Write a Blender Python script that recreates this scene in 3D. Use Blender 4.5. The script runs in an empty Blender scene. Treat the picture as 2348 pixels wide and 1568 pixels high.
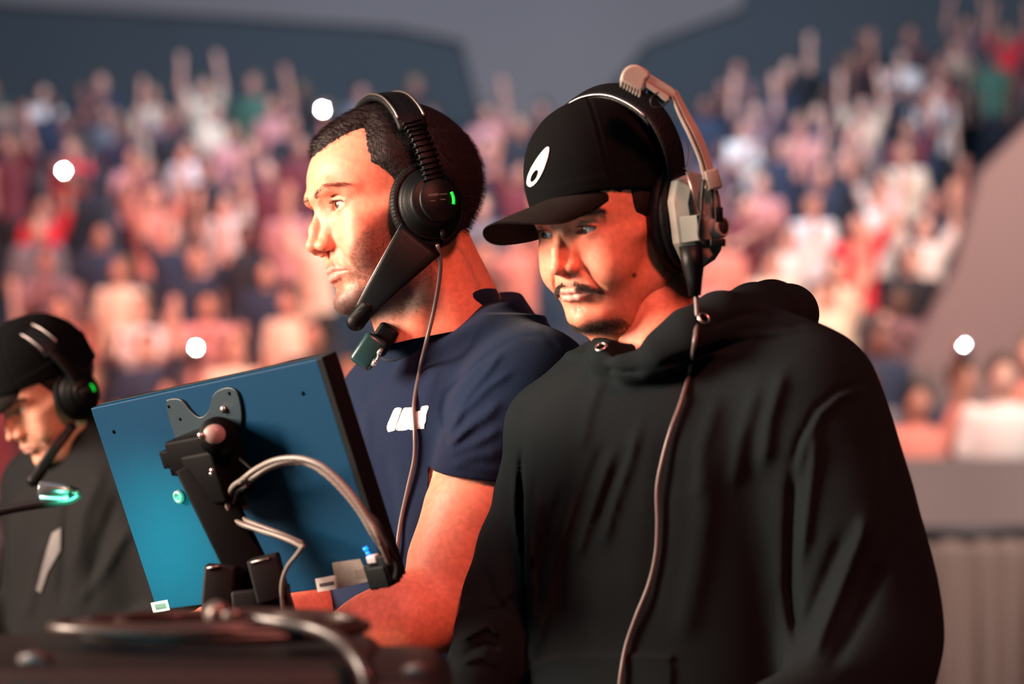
import bpy, math, random
import numpy as np
from mathutils import Vector, Matrix, Euler

SC = bpy.context.scene
COL = SC.collection
random.seed(7)
RNG = np.random.default_rng(7)

# ------------------------------------------------------------------ camera
K = 36.0 / 85.0 / 2348.0          # metres per pixel at 1 m
CAMZ = 1.55
cam_d = bpy.data.cameras.new('camera')
cam = bpy.data.objects.new('camera', cam_d)
COL.objects.link(cam)
cam.location = (0, 0, CAMZ)
cam.rotation_euler = (math.radians(90), 0, 0)
cam_d.lens = 85
cam_d.sensor_width = 36
cam_d.clip_end = 200
cam_d.dof.use_dof = True
cam_d.dof.focus_distance = 2.82
cam_d.dof.aperture_fstop = 3.05
SC.camera = cam
SC.view_settings.view_transform = 'Standard'
SC.view_settings.look = 'None'
SC.view_settings.gamma = 1
SC.view_settings.exposure = 0
SC.cycles.max_bounces = 5
SC.cycles.diffuse_bounces = 2
SC.cycles.glossy_bounces = 2
SC.cycles.transmission_bounces = 2
SC.cycles.caustics_reflective = False
SC.cycles.caustics_refractive = False

# ------------------------------------------------------------------ world and lights
W = bpy.data.worlds.new('world')
SC.world = W
W.use_nodes = True
W.node_tree.nodes['Background'].inputs[0].default_value = (0.10, 0.17, 0.23, 1)
W.node_tree.nodes['Background'].inputs[1].default_value = 0.12


def P(px, py, Y):
    """photo pixel at distance Y -> world point"""
    return Vector(((px - 1174) * K * Y, Y, CAMZ - (py - 784) * K * Y))


def area(name, loc, target, size, power, color, spread=180):
    l = bpy.data.lights.new(name, 'AREA')
    l.energy = power
    l.color = color
    l.size = size
    l.spread = math.radians(spread)
    o = bpy.data.objects.new(name, l)
    COL.objects.link(o)
    o.location = loc
    d = Vector(target) - Vector(loc)
    o.rotation_euler = d.to_track_quat('-Z', 'Y').to_euler()
    return o


# stage key from the left, slightly behind: pale warm
area('stage_key_light', (-3.6, 2.15, 2.5), (0.0, 2.9, 1.6), 1.5, 168, (1.0, 0.76, 0.60), 90)
# weaker red wash from high in front
area('front_wash_light', (0.7, 0.2, 4.0), (0.0, 2.9, 1.6), 0.5, 31, (1.0, 0.23, 0.16), 90)
# cool fill from the desk screens, low left
area('desk_glow', (-0.9, 1.5, 0.9), (0.0, 2.8, 1.6), 0.6, 6, (0.25, 0.8, 0.85), 120)
# added dim teal fills overhead, in place of ambient light and haze
area('ambient_fill_front', (0, 1.5, 9.5), (0, 3.5, 0), 6.0, 60, (0.38, 0.72, 0.95), 150)
area('haze_fill_back', (0, 24, 10.8), (0, 36, 2), 9.0, 2000, (0.30, 0.68, 1.0), 170)
area('barrier_fill', (3.5, 7.5, 7), (4.5, 14.5, 0.3), 1.5, 400, (1.0, 0.80, 0.72), 110)  # added fill to brighten the barrier side, no known lamp there
# pink wash that covers the seating
area('crowd_wash', (-4, 13, 7.5), (0, 25, 0), 2.0, 850, (1.0, 0.42, 0.36), 120)
area('crowd_top', (6, 14, 8.5), (2, 25, 0), 2.0, 520, (1.0, 0.74, 0.62), 120)


# ------------------------------------------------------------------ signed distance modelling
class Field:
    """a grid of signed distances; shapes are blended into it, then it is skinned with surface nets"""

    def __init__(s, lo, hi, h):
        s.lo = np.array(lo, np.float32)
        s.h = float(h)
        s.n = np.ceil((np.array(hi) - np.array(lo)) / h).astype(int) + 1
        s.phi = np.full(s.n, 1e3, np.float32)
        s.ax = [(s.lo[i] + np.arange(s.n[i]) * h).astype(np.float32) for i in range(3)]

    def win(s, lo, hi):
        a = np.clip(np.floor((np.array(lo) - s.lo) / s.h).astype(int), 0, s.n)
        b = np.clip(np.ceil((np.array(hi) - s.lo) / s.h).astype(int) + 1, 0, s.n)
        sl = tuple(slice(a[i], b[i]) for i in range(3))
        X = s.ax[0][sl[0]][:, None, None]
        Y = s.ax[1][sl[1]][None, :, None]
        Z = s.ax[2][sl[2]][None, None, :]
        return sl, X, Y, Z

    def op(s, sl, d, k, mode):
        a = s.phi[sl]
        if a.size == 0:
            return
        if mode == 's':
            d = -d
            if k > 0:
                h = np.maximum(k - np.abs(a - d), 0) / k
                s.phi[sl] = np.maximum(a, d) + h * h * k * 0.25
            else:
                s.phi[sl] = np.maximum(a, d)
        elif mode == 'i':
            if k > 0:
                h = np.maximum(k - np.abs(a - d), 0) / k
                s.phi[sl] = np.maximum(a, d) + h * h * k * 0.25
            else:
                s.phi[sl] = np.maximum(a, d)
        else:
            if k > 0:
                h = np.maximum(k - np.abs(a - d), 0) / k
                s.phi[sl] = np.minimum(a, d) - h * h * k * 0.25
            else:
                s.phi[sl] = np.minimum(a, d)

    def ell(s, c, r, k=0, mode='u', rot=None):
        c = np.array(c, float)
        r = np.array(r, float)
        R = max(r) + k + 3 * s.h if rot is not None else r + k + 3 * s.h
        sl, X, Y, Z = s.win(c - R, c + R)
        X = X - c[0]; Y = Y - c[1]; Z = Z - c[2]
        if rot is not None:
            M = np.array(Euler([math.radians(v) for v in rot]).to_matrix()).T
            X, Y, Z = (M[i, 0] * X + M[i, 1] * Y + M[i, 2] * Z for i in range(3))
        q = X * X / r[0] ** 2 + Y * Y / r[1] ** 2 + Z * Z / r[2] ** 2
        g = X * X / r[0] ** 4 + Y * Y / r[1] ** 4 + Z * Z / r[2] ** 4
        k0 = np.sqrt(q)
        s.op(sl, k0 * (k0 - 1) / np.sqrt(g + 1e-12), k, mode)

    def cone(s, a, b, ra, rb, k=0, mode='u', flat=None):
        a = np.array(a, float); b = np.array(b, float)
        R = max(ra, rb) + k + 3 * s.h
        sl, X, Y, Z = s.win(np.minimum(a, b) - R, np.maximum(a, b) + R)
        d = b - a
        L = max((d * d).sum(), 1e-12)
        X = X - a[0]; Y = Y - a[1]; Z = Z - a[2]
        t = np.clip((X * d[0] + Y * d[1] + Z * d[2]) / L, 0, 1)
        q = np.sqrt((X - t * d[0]) ** 2 + (Y - t * d[1]) ** 2 + (Z - t * d[2]) ** 2)
        s.op(sl, q - (ra + (rb - ra) * t), k, mode)

    def chain(s, pts, k=0, mode='u', kk=None):
        for p, q in zip(pts, pts[1:]):
            s.cone(p[:3], q[:3], p[3], q[3], k, mode)

    def box(s, c, half, r=0, k=0, mode='u', rot=None):
        c = np.array(c, float); half = np.array(half, float)
        R = np.linalg.norm(half) + k + 3 * s.h if rot is not None else half + k + 3 * s.h
        sl, X, Y, Z = s.win(c - R, c + R)
        X = X - c[0]; Y = Y - c[1]; Z = Z - c[2]
        if rot is not None:
            M = (np.array(rot) if np.ndim(rot) == 2 else np.array(Euler([math.radians(v) for v in rot]).to_matrix())).T
            X, Y, Z = (M[i, 0] * X + M[i, 1] * Y + M[i, 2] * Z for i in range(3))
        qx = np.abs(X) - half[0] + r; qy = np.abs(Y) - half[1] + r; qz = np.abs(Z) - half[2] + r
        d = np.sqrt(np.maximum(qx, 0) ** 2 + np.maximum(qy, 0) ** 2 + np.maximum(qz, 0) ** 2) + np.minimum(np.maximum(qx, np.maximum(qy, qz)), 0) - r
        s.op(sl, d, k, mode)

    def loft(s, rows, k=0, mode='u', n=2.0):
        """rows: (z, cx, cy, rx, ry, yaw_deg) from bottom to top"""
        r = np.array(sorted(rows), float)
        R = max(r[:, 3].max(), r[:, 4].max()) + k + 3 * s.h
        lo = (r[:, 1].min() - R, r[:, 2].min() - R, r[0, 0] - 3 * s.h - k)
        hi = (r[:, 1].max() + R, r[:, 2].max() + R, r[-1, 0] + 3 * s.h + k)
        sl, X, Y, Z = s.win(lo, hi)
        z = Z.ravel()
        I = [smooth_interp(z, r[:, 0], r[:, j])[None, None, :].astype(np.float32) for j in range(1, 6)]
        c = np.cos(np.radians(I[4])); sn = np.sin(np.radians(I[4]))
        x = X - I[0]; y = Y - I[1]
        u = (c * x + sn * y); v = (-sn * x + c * y)
        a = np.abs(u) / I[2]; b = np.abs(v) / I[3]
        k0 = (a ** n + b ** n) ** (1 / n) + 1e-6
        g = np.sqrt((u / I[2] ** 2) ** 2 + (v / I[3] ** 2) ** 2) + 1e-6
        d = np.where(k0 > 0.3, k0 * (k0 - 1) / g, -0.3 * np.minimum(I[2], I[3]))
        zz = Z
        d = np.maximum(d, np.maximum(r[0, 0] - zz, zz - r[-1, 0]))
        s.op(sl, d.astype(np.float32), k, mode)

    def mesh(s, smooth=1):
        phi = s.phi
        sg = phi < 0
        c = [sg[i:s.n[0] - 1 + i, j:s.n[1] - 1 + j, l:s.n[2] - 1 + l] for i in (0, 1) for j in (0, 1) for l in (0, 1)]
        cnt = np.zeros(c[0].shape, np.uint8)
        for q in c:
            cnt += q
        act = np.argwhere((cnt > 0) & (cnt < 8))
        idx = np.full(cnt.shape, -1, np.int32)
        idx[tuple(act.T)] = np.arange(len(act))
        offs = np.array([(i, j, l) for i in (0, 1) for j in (0, 1) for l in (0, 1)])
        v = np.stack([phi[act[:, 0] + o[0], act[:, 1] + o[1], act[:, 2] + o[2]] for o in offs], 1)
        pos = np.zeros((len(act), 3)); w = np.zeros(len(act))
        for a in range(8):
            for b in range(a + 1, 8):
                if np.abs(offs[a] - offs[b]).sum() != 1:
                    continue
                va, vb = v[:, a], v[:, b]
                m = (va < 0) != (vb < 0)
                t = np.where(m, va / np.where(m, va - vb, 1), 0)[:, None]
                pos += np.where(m[:, None], offs[a] + t * (offs[b] - offs[a]), 0)
                w += m
        pos = act + pos / w[:, None]
        faces = []
        for axis in range(3):
            n = list(s.n)
            a = [slice(1, n[0] - 1), slice(1, n[1] - 1), slice(1, n[2] - 1)]
            b = list(a)
            a[axis] = slice(0, n[axis] - 1); b[axis] = slice(1, n[axis])
            A = sg[tuple(a)]; B = sg[tuple(b)]
            e = np.argwhere(A != B)
            flip = A[tuple(e.T)]
            e = e + 1
            e[:, axis] -= 1
            u, w2 = [(1, 2), (2, 0), (0, 1)][axis]
            du = np.zeros(3, int); du[u] = 1
            dw = np.zeros(3, int); dw[w2] = 1
            q = np.stack([idx[tuple((e - du - dw).T)], idx[tuple((e - dw).T)], idx[tuple(e.T)], idx[tuple((e - du).T)]], 1)
            q[~flip] = q[~flip][:, ::-1]
            faces.append(q)
        F = np.concatenate(faces)
        F = F[(F >= 0).all(1)]
        V = s.lo + pos * s.h
        for _ in range(smooth):
            V = relax(V, F, 0.5)
        return V.astype(np.float64), F


def relax(V, F, f):
    acc = np.zeros_like(V); n = np.zeros(len(V))
    for a, b in ((0, 1), (1, 2), (2, 3), (3, 0)):
        for c in range(3):
            acc[:, c] += np.bincount(F[:, a], V[F[:, b], c], len(V)) + np.bincount(F[:, b], V[F[:, a], c], len(V))
        n += np.bincount(F[:, a], minlength=len(V)) + np.bincount(F[:, b], minlength=len(V))
    return V * (1 - f) + f * acc / np.maximum(n, 1)[:, None]


def smooth_interp(x, xs, ys):
    """monotone-ish cubic through the control rows"""
    xs = np.asarray(xs, float); ys = np.asarray(ys, float)
    m = np.gradient(ys, xs) if len(xs) > 2 else np.full(len(xs), (ys[-1] - ys[0]) / (xs[-1] - xs[0]))
    i = np.clip(np.searchsorted(xs, x) - 1, 0, len(xs) - 2)
    h = xs[i + 1] - xs[i]
    t = np.clip((x - xs[i]) / h, 0, 1)
    return (2 * t ** 3 - 3 * t ** 2 + 1) * ys[i] + (t ** 3 - 2 * t ** 2 + t) * h * m[i] + (-2 * t ** 3 + 3 * t ** 2) * ys[i + 1] + (t ** 3 - t ** 2) * h * m[i + 1]


def project(X, Y, Z):
    """world -> photo pixels, for laying out cloth folds on a garment"""
    return 1174 + X / Y / K, 784 - (Z - CAMZ) / Y / K


def crease(f, pts, amp, width, ymax=None, lo=None, hi=None):
    """push the cloth out (amp > 0) or in along a line of photo pixels, on the near side of the body"""
    pts = np.array(pts, float)
    x0, y0 = pts.min(0) - width * 3; x1, y1 = pts.max(0) + width * 3
    Yn, Yf = f.ax[1][0], (ymax if ymax else f.ax[1][-1])
    a, b = P(x0, y1, Yn), P(x1, y0, Yn)
    c, d = P(x0, y1, Yf), P(x1, y0, Yf)
    sl, X, Y, Z = f.win((min(a.x, c.x), Yn, min(a.z, c.z)), (max(b.x, d.x), Yf, max(b.z, d.z)))
    if f.phi[sl].size == 0:
        return
    ph = f.phi[sl]
    near = np.abs(ph) < max(abs(amp) * 4, f.h * 4)
    ii = np.argwhere(near)
    if len(ii) == 0:
        return
    x = X.ravel()[ii[:, 0]]; y = Y.ravel()[ii[:, 1]]; z = Z.ravel()[ii[:, 2]]
    px, py = project(x, y, z)
    best = np.full(len(ii), 1e9)
    tt = np.zeros(len(ii))
    n = len(pts) - 1
    for i in range(n):
        p, q = pts[i], pts[i + 1]
        dd = q - p
        t = np.clip(((px - p[0]) * dd[0] + (py - p[1]) * dd[1]) / (dd @ dd), 0, 1)
        r = np.hypot(px - p[0] - t * dd[0], py - p[1] - t * dd[1])
        m = r < best
        best = np.where(m, r, best); tt = np.where(m, (i + t) / n, tt)
    env = np.clip(np.sin(np.pi * np.clip(tt, 0.02, 0.98)) * 2.0, 0, 1)
    ph[tuple(ii.T)] -= (amp * env * np.exp(-(best / width) ** 2)).astype(np.float32)
    f.phi[sl] = ph


# ------------------------------------------------------------------ objects
def new_obj(name, data, parent=None, mat=None):
    o = bpy.data.objects.new(name, data)
    COL.objects.link(o)
    if parent is not None:
        o.parent = parent
    if mat is not None and data is not None:
        data.materials.append(mat)
    return o


def raw_mesh(name, V, F, smooth=True):
    me = bpy.data.meshes.new(name)
    V = np.asarray(V, float)
    F = [tuple(f) for f in F] if not isinstance(F, np.ndarray) else F
    if isinstance(F, np.ndarray) and F.ndim == 2:
        n = F.shape[1]
        me.vertices.add(len(V)); me.vertices.foreach_set('co', V.ravel())
        me.loops.add(F.size); me.loops.foreach_set('vertex_index', F.ravel().astype(np.int32))
        me.polygons.add(len(F))
        me.polygons.foreach_set('loop_start', np.arange(0, F.size, n, dtype=np.int32))
        me.polygons.foreach_set('loop_total', np.full(len(F), n, np.int32))
        me.update(calc_edges=True)
    else:
        me.from_pydata([tuple(v) for v in V], [], F)
    me.polygons.foreach_set('use_smooth', np.full(len(me.polygons), smooth))
    me.update()
    return me


def colour(me, cols):
    a = me.color_attributes.new('tint', 'FLOAT_COLOR', 'POINT')
    c = np.ones((len(me.vertices), 4)); c[:, :3] = cols
    a.data.foreach_set('color', c.ravel())


def empty(name, loc=(0, 0, 0)):
    o = bpy.data.objects.new(name, None)
    COL.objects.link(o)
    o.location = loc
    o.empty_display_size = 0.05
    return o


def tag(o, label=None, cat=None, group=None, kind=None):
    if label: o['label'] = label
    if cat: o['category'] = cat
    if group: o['group'] = group
    if kind: o['kind'] = kind
    return o


class MB:
    """collects plain shapes, then links them as one mesh object"""

    def __init__(s):
        s.V = []; s.F = []; s.S = []

    def add(s, V, F, smooth=True):
        b = len(s.V)
        s.V += [tuple(v) for v in V]
        s.F += [tuple(i + b for i in f) for f in F]
        s.S += [smooth] * len(F)

    def box(s, c, half, M=None, bev=0.0):
        c = Vector(c); hx, hy, hz = half
        M = M or Matrix.Identity(3)
        if bev <= 0:
            V = [c + M @ Vector((x * hx, y * hy, z * hz)) for x in (-1, 1) for y in (-1, 1) for z in (-1, 1)]
            F = [(0, 1, 3, 2), (4, 6, 7, 5), (0, 4, 5, 1), (2, 3, 7, 6), (0, 2, 6, 4), (1, 5, 7, 3)]
            s.add(V, F, False)
        else:
            bm = bmesh_box(hx, hy, hz, bev)
            s.add([c + M @ Vector(v) for v in bm[0]], bm[1], True)

    def tube(s, pts, r, n=10, caps=True):
        pts = [Vector(p) for p in pts]
        rs = r if hasattr(r, '__len__') else [r] * len(pts)
        V = []; F = []
        up = None
        for i, p in enumerate(pts):
            d = (pts[min(i + 1, len(pts) - 1)] - pts[max(i - 1, 0)]).normalized()
            if up is None:
                up = d.orthogonal().normalized()
            up = (up - d * up.dot(d)).normalized()
            sd = d.cross(up)
            for j in range(n):
                a = 2 * math.pi * j / n
                V.append(p + (up * math.cos(a) + sd * math.sin(a)) * rs[i])
        m = len(pts)
        for i in range(m - 1):
            for j in range(n):
                F.append((i * n + j, i * n + (j + 1) % n, (i + 1) * n + (j + 1) % n, (i + 1) * n + j))
        if caps:
            F.append(tuple(range(n))[::-1]); F.append(tuple((m - 1) * n + j for j in range(n)))
        s.add(V, F)

    def lathe(s, prof, M, n=40, sx=1.0, sy=1.0, close=True):
        """prof: (radius, height) pairs; M: 4x4; axis = local z"""
        V = []; F = []
        for r, h in prof:
            for j in range(n):
                a = 2 * math.pi * j / n
                V.append(M @ Vector((r * math.cos(a) * sx, r * math.sin(a) * sy, h)))
        m = len(prof)
        for i in range(m - 1):
            for j in range(n):
                F.append((i * n + j, i * n + (j + 1) % n, (i + 1) * n + (j + 1) % n, (i + 1) * n + j))
        if close:
            F.append(tuple(range(n))[::-1]); F.append(tuple((m - 1) * n + j for j in range(n)))
        s.add(V, F)

    def prism(s, poly, M, d0, d1):
        """outline in the local xy plane of M, from z=d0 to z=d1"""
        n = len(poly)
        V = [M @ Vector((x, y, d0)) for x, y in poly] + [M @ Vector((x, y, d1)) for x, y in poly]
        F = [tuple(range(n))[::-1], tuple(range(n, 2 * n))] + [(i, (i + 1) % n, n + (i + 1) % n, n + i) for i in range(n)]
        s.add(V, F, False)

    def strip(s, sections, closed=False):
        """join equal-length rings of points"""
        n = len(sections[0]); V = [p for q in sections for p in q]; F = []
        for i in range(len(sections) - 1):
            for j in range(n):
                F.append((i * n + j, i * n + (j + 1) % n, (i + 1) * n + (j + 1) % n, (i + 1) * n + j))
        F.append(tuple(range(n))[::-1]); F.append(tuple((len(sections) - 1) * n + j for j in range(n)))
        s.add(V, F)

    def build(s, name, mat, parent=None, bevel=0.0, auto=False):
        me = bpy.data.meshes.new(name)
        me.from_pydata([tuple(v) for v in s.V], [], s.F)
        me.polygons.foreach_set('use_smooth', s.S)
        me.update()
        o = new_obj(name, me, parent, mat)
        if auto:
            me.polygons.foreach_set('use_smooth', [True] * len(me.polygons))
            me.set_sharp_from_angle(angle=math.radians(35))
        if bevel > 0:
            m = o.modifiers.new('soft', 'BEVEL'); m.width = bevel; m.segments = 2; m.limit_method = 'ANGLE'
            m.harden_normals = False
        return o


def bmesh_box(hx, hy, hz, bev):
    import bmesh
    bm = bmesh.new()
    bmesh.ops.create_cube(bm, size=2)
    for v in bm.verts:
        v.co = (v.co.x * hx, v.co.y * hy, v.co.z * hz)
    bmesh.ops.bevel(bm, geom=list(bm.edges), offset=bev, segments=3, profile=0.5, affect='EDGES')
    bm.verts.index_update()
    V = [tuple(v.co) for v in bm.verts]; F = [tuple(v.index for v in f.verts) for f in bm.faces]
    bm.free()
    return V, F


def spline(pts, n=12):
    """Catmull-Rom through points (any length tuples)"""
    p = [np.array(q, float) for q in pts]
    p = [2 * p[0] - p[1]] + p + [2 * p[-1] - p[-2]]
    out = []
    for i in range(1, len(p) - 2):
        for t in np.linspace(0, 1, n, endpoint=False):
            a, b, c, d = p[i - 1:i + 3]
            out.append(0.5 * (2 * b + (c - a) * t + (2 * a - 5 * b + 4 * c - d) * t * t + (3 * b - a - 3 * c + d) * t ** 3))
    out.append(p[-2])
    return out


# ------------------------------------------------------------------ materials
def mat(name, col, rough=0.6, metal=0.0, spec=0.5, noise=None, bump=None, emit=None, sheen=0, sss=0, coat=0):
    """noise=(scale, amount): albedo mottling; bump=(scale, strength)"""
    m = bpy.data.materials.new(name)
    m.use_nodes = True
    nt = m.node_tree; b = nt.nodes['Principled BSDF']
    b.inputs['Base Color'].default_value = (*col, 1)
    b.inputs['Roughness'].default_value = rough
    b.inputs['Metallic'].default_value = metal
    b.inputs['Specular IOR Level'].default_value = spec
    if sheen:
        b.inputs['Sheen Weight'].default_value = sheen
        b.inputs['Sheen Roughness'].default_value = 0.4
    if coat:
        b.inputs['Coat Weight'].default_value = coat
    if sss:
        b.inputs['Subsurface Weight'].default_value = sss
        b.inputs['Subsurface Radius'].default_value = (0.012, 0.005, 0.003)
        b.inputs['Subsurface Scale'].default_value = 1.0
    tc = nt.nodes.new('ShaderNodeTexCoord')
    if noise:
        n = nt.nodes.new('ShaderNodeTexNoise'); n.inputs['Scale'].default_value = noise[0]
        n.inputs['Detail'].default_value = 4
        nt.links.new(tc.outputs['Object'], n.inputs['Vector'])
        mx = nt.nodes.new('ShaderNodeMix'); mx.data_type = 'RGBA'
        mx.inputs[6].default_value = tuple(c * (1 - noise[1]) for c in col) + (1,)
        mx.inputs[7].default_value = tuple(min(1, c * (1 + noise[1])) for c in col) + (1,)
        nt.links.new(n.outputs[0], mx.inputs[0])
        nt.links.new(mx.outputs[2], b.inputs['Base Color'])
    if bump:
        n = nt.nodes.new('ShaderNodeTexNoise'); n.inputs['Scale'].default_value = bump[0]
        n.inputs['Detail'].default_value = 3
        nt.links.new(tc.outputs['Object'], n.inputs['Vector'])
        bp = nt.nodes.new('ShaderNodeBump'); bp.inputs['Strength'].default_value = bump[1]
        bp.inputs['Distance'].default_value = 0.001
        nt.links.new(n.outputs[0], bp.inputs['Height'])
        nt.links.new(bp.outputs[0], b.inputs['Normal'])
    if emit:
        b.inputs['Emission Color'].default_value = (*emit[0], 1)
        b.inputs['Emission Strength'].default_value = emit[1]
    return m


def skin_material(name, sss=0.25):
    """skin whose tone comes from the painted lips, beard shadow and brows"""
    m = mat(name, (0.6, 0.4, 0.3), 0.5, spec=0.4, sss=sss, bump=(900, 0.25))
    nt = m.node_tree; b = nt.nodes['Principled BSDF']
    a = nt.nodes.new('ShaderNodeAttribute'); a.attribute_name = 'tint'
    n = nt.nodes.new('ShaderNodeTexNoise'); n.inputs['Scale'].default_value = 140
    tc = nt.nodes.new('ShaderNodeTexCoord')
    nt.links.new(tc.outputs['Object'], n.inputs['Vector'])
    mr = nt.nodes.new('ShaderNodeMapRange')
    mr.inputs['From Min'].default_value = 0.3; mr.inputs['From Max'].default_value = 0.7
    mr.inputs['To Min'].default_value = 0.86; mr.inputs['To Max'].default_value = 1.1
    nt.links.new(n.outputs[0], mr.inputs['Value'])
    vm = nt.nodes.new('ShaderNodeVectorMath'); vm.operation = 'SCALE'
    nt.links.new(a.outputs['Color'], vm.inputs[0]); nt.links.new(mr.outputs[0], vm.inputs['Scale'])
    nt.links.new(vm.outputs[0], b.inputs['Base Color'])
    return m


def plane_cut(f, p0, n, k=0.0, lo=None, hi=None):
    """remove what lies on the +n side of a plane, inside an optional window"""
    n = np.array(n, float); n /= np.linalg.norm(n)
    e = [f.ax[i][-1] for i in range(3)]
    sl, X, Y, Z = f.win(lo if lo is not None else f.lo, hi if hi is not None else e)
    d = (X - p0[0]) * n[0] + (Y - p0[1]) * n[1] + (Z - p0[2]) * n[2]
    f.op(sl, d.astype(np.float32) + 0 * f.phi[sl], k, 'i')


def PR(px, py, Y, r):
    v = P(px, py, Y)
    return (v.x, v.y, v.z, r)


from mathutils.bvhtree import BVHTree


def bvh(*objs):
    out = []
    for o in objs:
        me = o.data
        vs = [o.matrix_world @ v.co for v in me.vertices] if False else [v.co for v in me.vertices]
        out.append(BVHTree.FromPolygons(vs, [tuple(p.vertices) for p in me.polygons]))
    return out


def hit(trees, px, py):
    """nearest point of the given surfaces seen through a photo pixel, and its normal"""
    o = Vector((0, 0, CAMZ)); d = (P(px, py, 1.0) - o).normalized()
    best = None
    for t in trees:
        q, nrm, i, dist = t.ray_cast(o, d)
        if q is not None and (best is None or dist < best[2]):
            best = (q, nrm if nrm.dot(d) < 0 else -nrm, dist)
    return best


def patch(name, polys, trees, mat_, parent, lift=0.0006, cuts=3, thick=0.0006):
    """flat print or badge laid on a curved surface"""
    import bmesh
    bm = bmesh.new()
    for poly in polys:
        vs = [bm.verts.new((x, y, 0)) for x, y in poly]
        bm.faces.new(vs)
    bmesh.ops.triangulate(bm, faces=bm.faces[:])
    bmesh.ops.subdivide_edges(bm, edges=bm.edges[:], cuts=cuts, use_grid_fill=True)
    fb = None
    for v in bm.verts:
        h = hit(trees, v.co.x, v.co.y) or fb
        fb = h
        v.co = h[0] + h[1] * lift
    bmesh.ops.recalc_face_normals(bm, faces=bm.faces[:])
    me = bpy.data.meshes.new(name)
    bm.to_mesh(me); bm.free()
    o = new_obj(name, me, parent, mat_)
    m = o.modifiers.new('thick', 'SOLIDIFY'); m.thickness = thick; m.offset = 0
    return o


def lay(trees, pts, off, Ydef=None):
    """follow a surface along photo pixels, standing off it by off metres towards the camera"""
    out = []
    last = Ydef
    for q in pts:
        if len(q) == 3:
            out.append(P(*q)); last = q[2]; continue
        h = hit(trees, q[0], q[1])
        Y = h[0].y - off if h is not None else last
        last = Y
        out.append(P(q[0], q[1], Y))
    return out


def curve_tube(pts, r, n=8, sub=8):
    mb = MB()
    mb.tube([Vector(p) for p in spline(pts, sub)], r, n)
    return mb


def normals_of(V, F):
    a = V[F[:, 2]] - V[F[:, 0]]; b = V[F[:, 3]] - V[F[:, 1]]
    n = np.cross(a, b)
    N = np.zeros_like(V)
    for j in range(4):
        for c in range(3):
            N[:, c] += np.bincount(F[:, j], n[:, c], len(V))
    return N / (np.linalg.norm(N, axis=1)[:, None] + 1e-12)


def scatter(V, N, w, n, M, sc, lean):
    """n root points on a head mesh (local mm) with weight w; lean(local pos, normal) -> local direction"""
    w = np.clip(w, 0, None)
    if w.sum() == 0:
        return [], []
    i = RNG.choice(len(V), n, p=w / w.sum())
    R = np.array(M.to_3x3())
    p = V[i] + RNG.normal(0, .5, (n, 3)) - N[i] * .3
    d = lean(V[i], N[i])
    return list(place(p, M, sc)), list(d @ R.T)


def hand(f, wrist, direction, palm_n, size=1.0, curl=0.35, side=1):
    """palm with four unequal bent fingers and a thumb set on its side"""
    w = Vector(wrist); d = Vector(direction).normalized(); n = Vector(palm_n).normalized()
    n = (n - d * n.dot(d)).normalized()
    s = d.cross(n) * side
    k = .006 * size
    for j, (o, L, r) in enumerate([(-.028, .070, .0085), (-.010, .078, .0092), (.009, .073, .009), (.027, .058, .008)]):
        base = w + d * .088 * size + s * o * size
        f.cone(w + s * o * .55 * size + d * .012, base, .0145 * size, .0115 * size, .012 * size)
        p = base; dd = d.copy(); a = 0
        for q in range(3):
            a += curl * (0.6 + .25 * q)
            dd = (d * math.cos(a) + n * math.sin(a))
            L3 = L * size * (.46, .30, .24)[q]
            e = p + dd * L3
            f.cone(p, e, r * size * (1 - .08 * q), r * size * (1 - .08 * (q + 1)), .002)
            p = e
    t0 = w + d * .022 * size - s * .026 * size + n * .006
    t1 = t0 + (d * .6 - s * .62 + n * .25).normalized() * .042 * size
    t2 = t1 + (d * .85 - s * .25 + n * .35).normalized() * .034 * size
    t3 = t2 + (d * .95 - s * .05 + n * .4).normalized() * .026 * size
    f.cone(t0, t1, .015 * size, .011 * size, .01)
    f.cone(t1, t2, .011 * size, .0098 * size, .003)
    f.cone(t2, t3, .0098 * size, .008 * size, .002)


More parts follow.
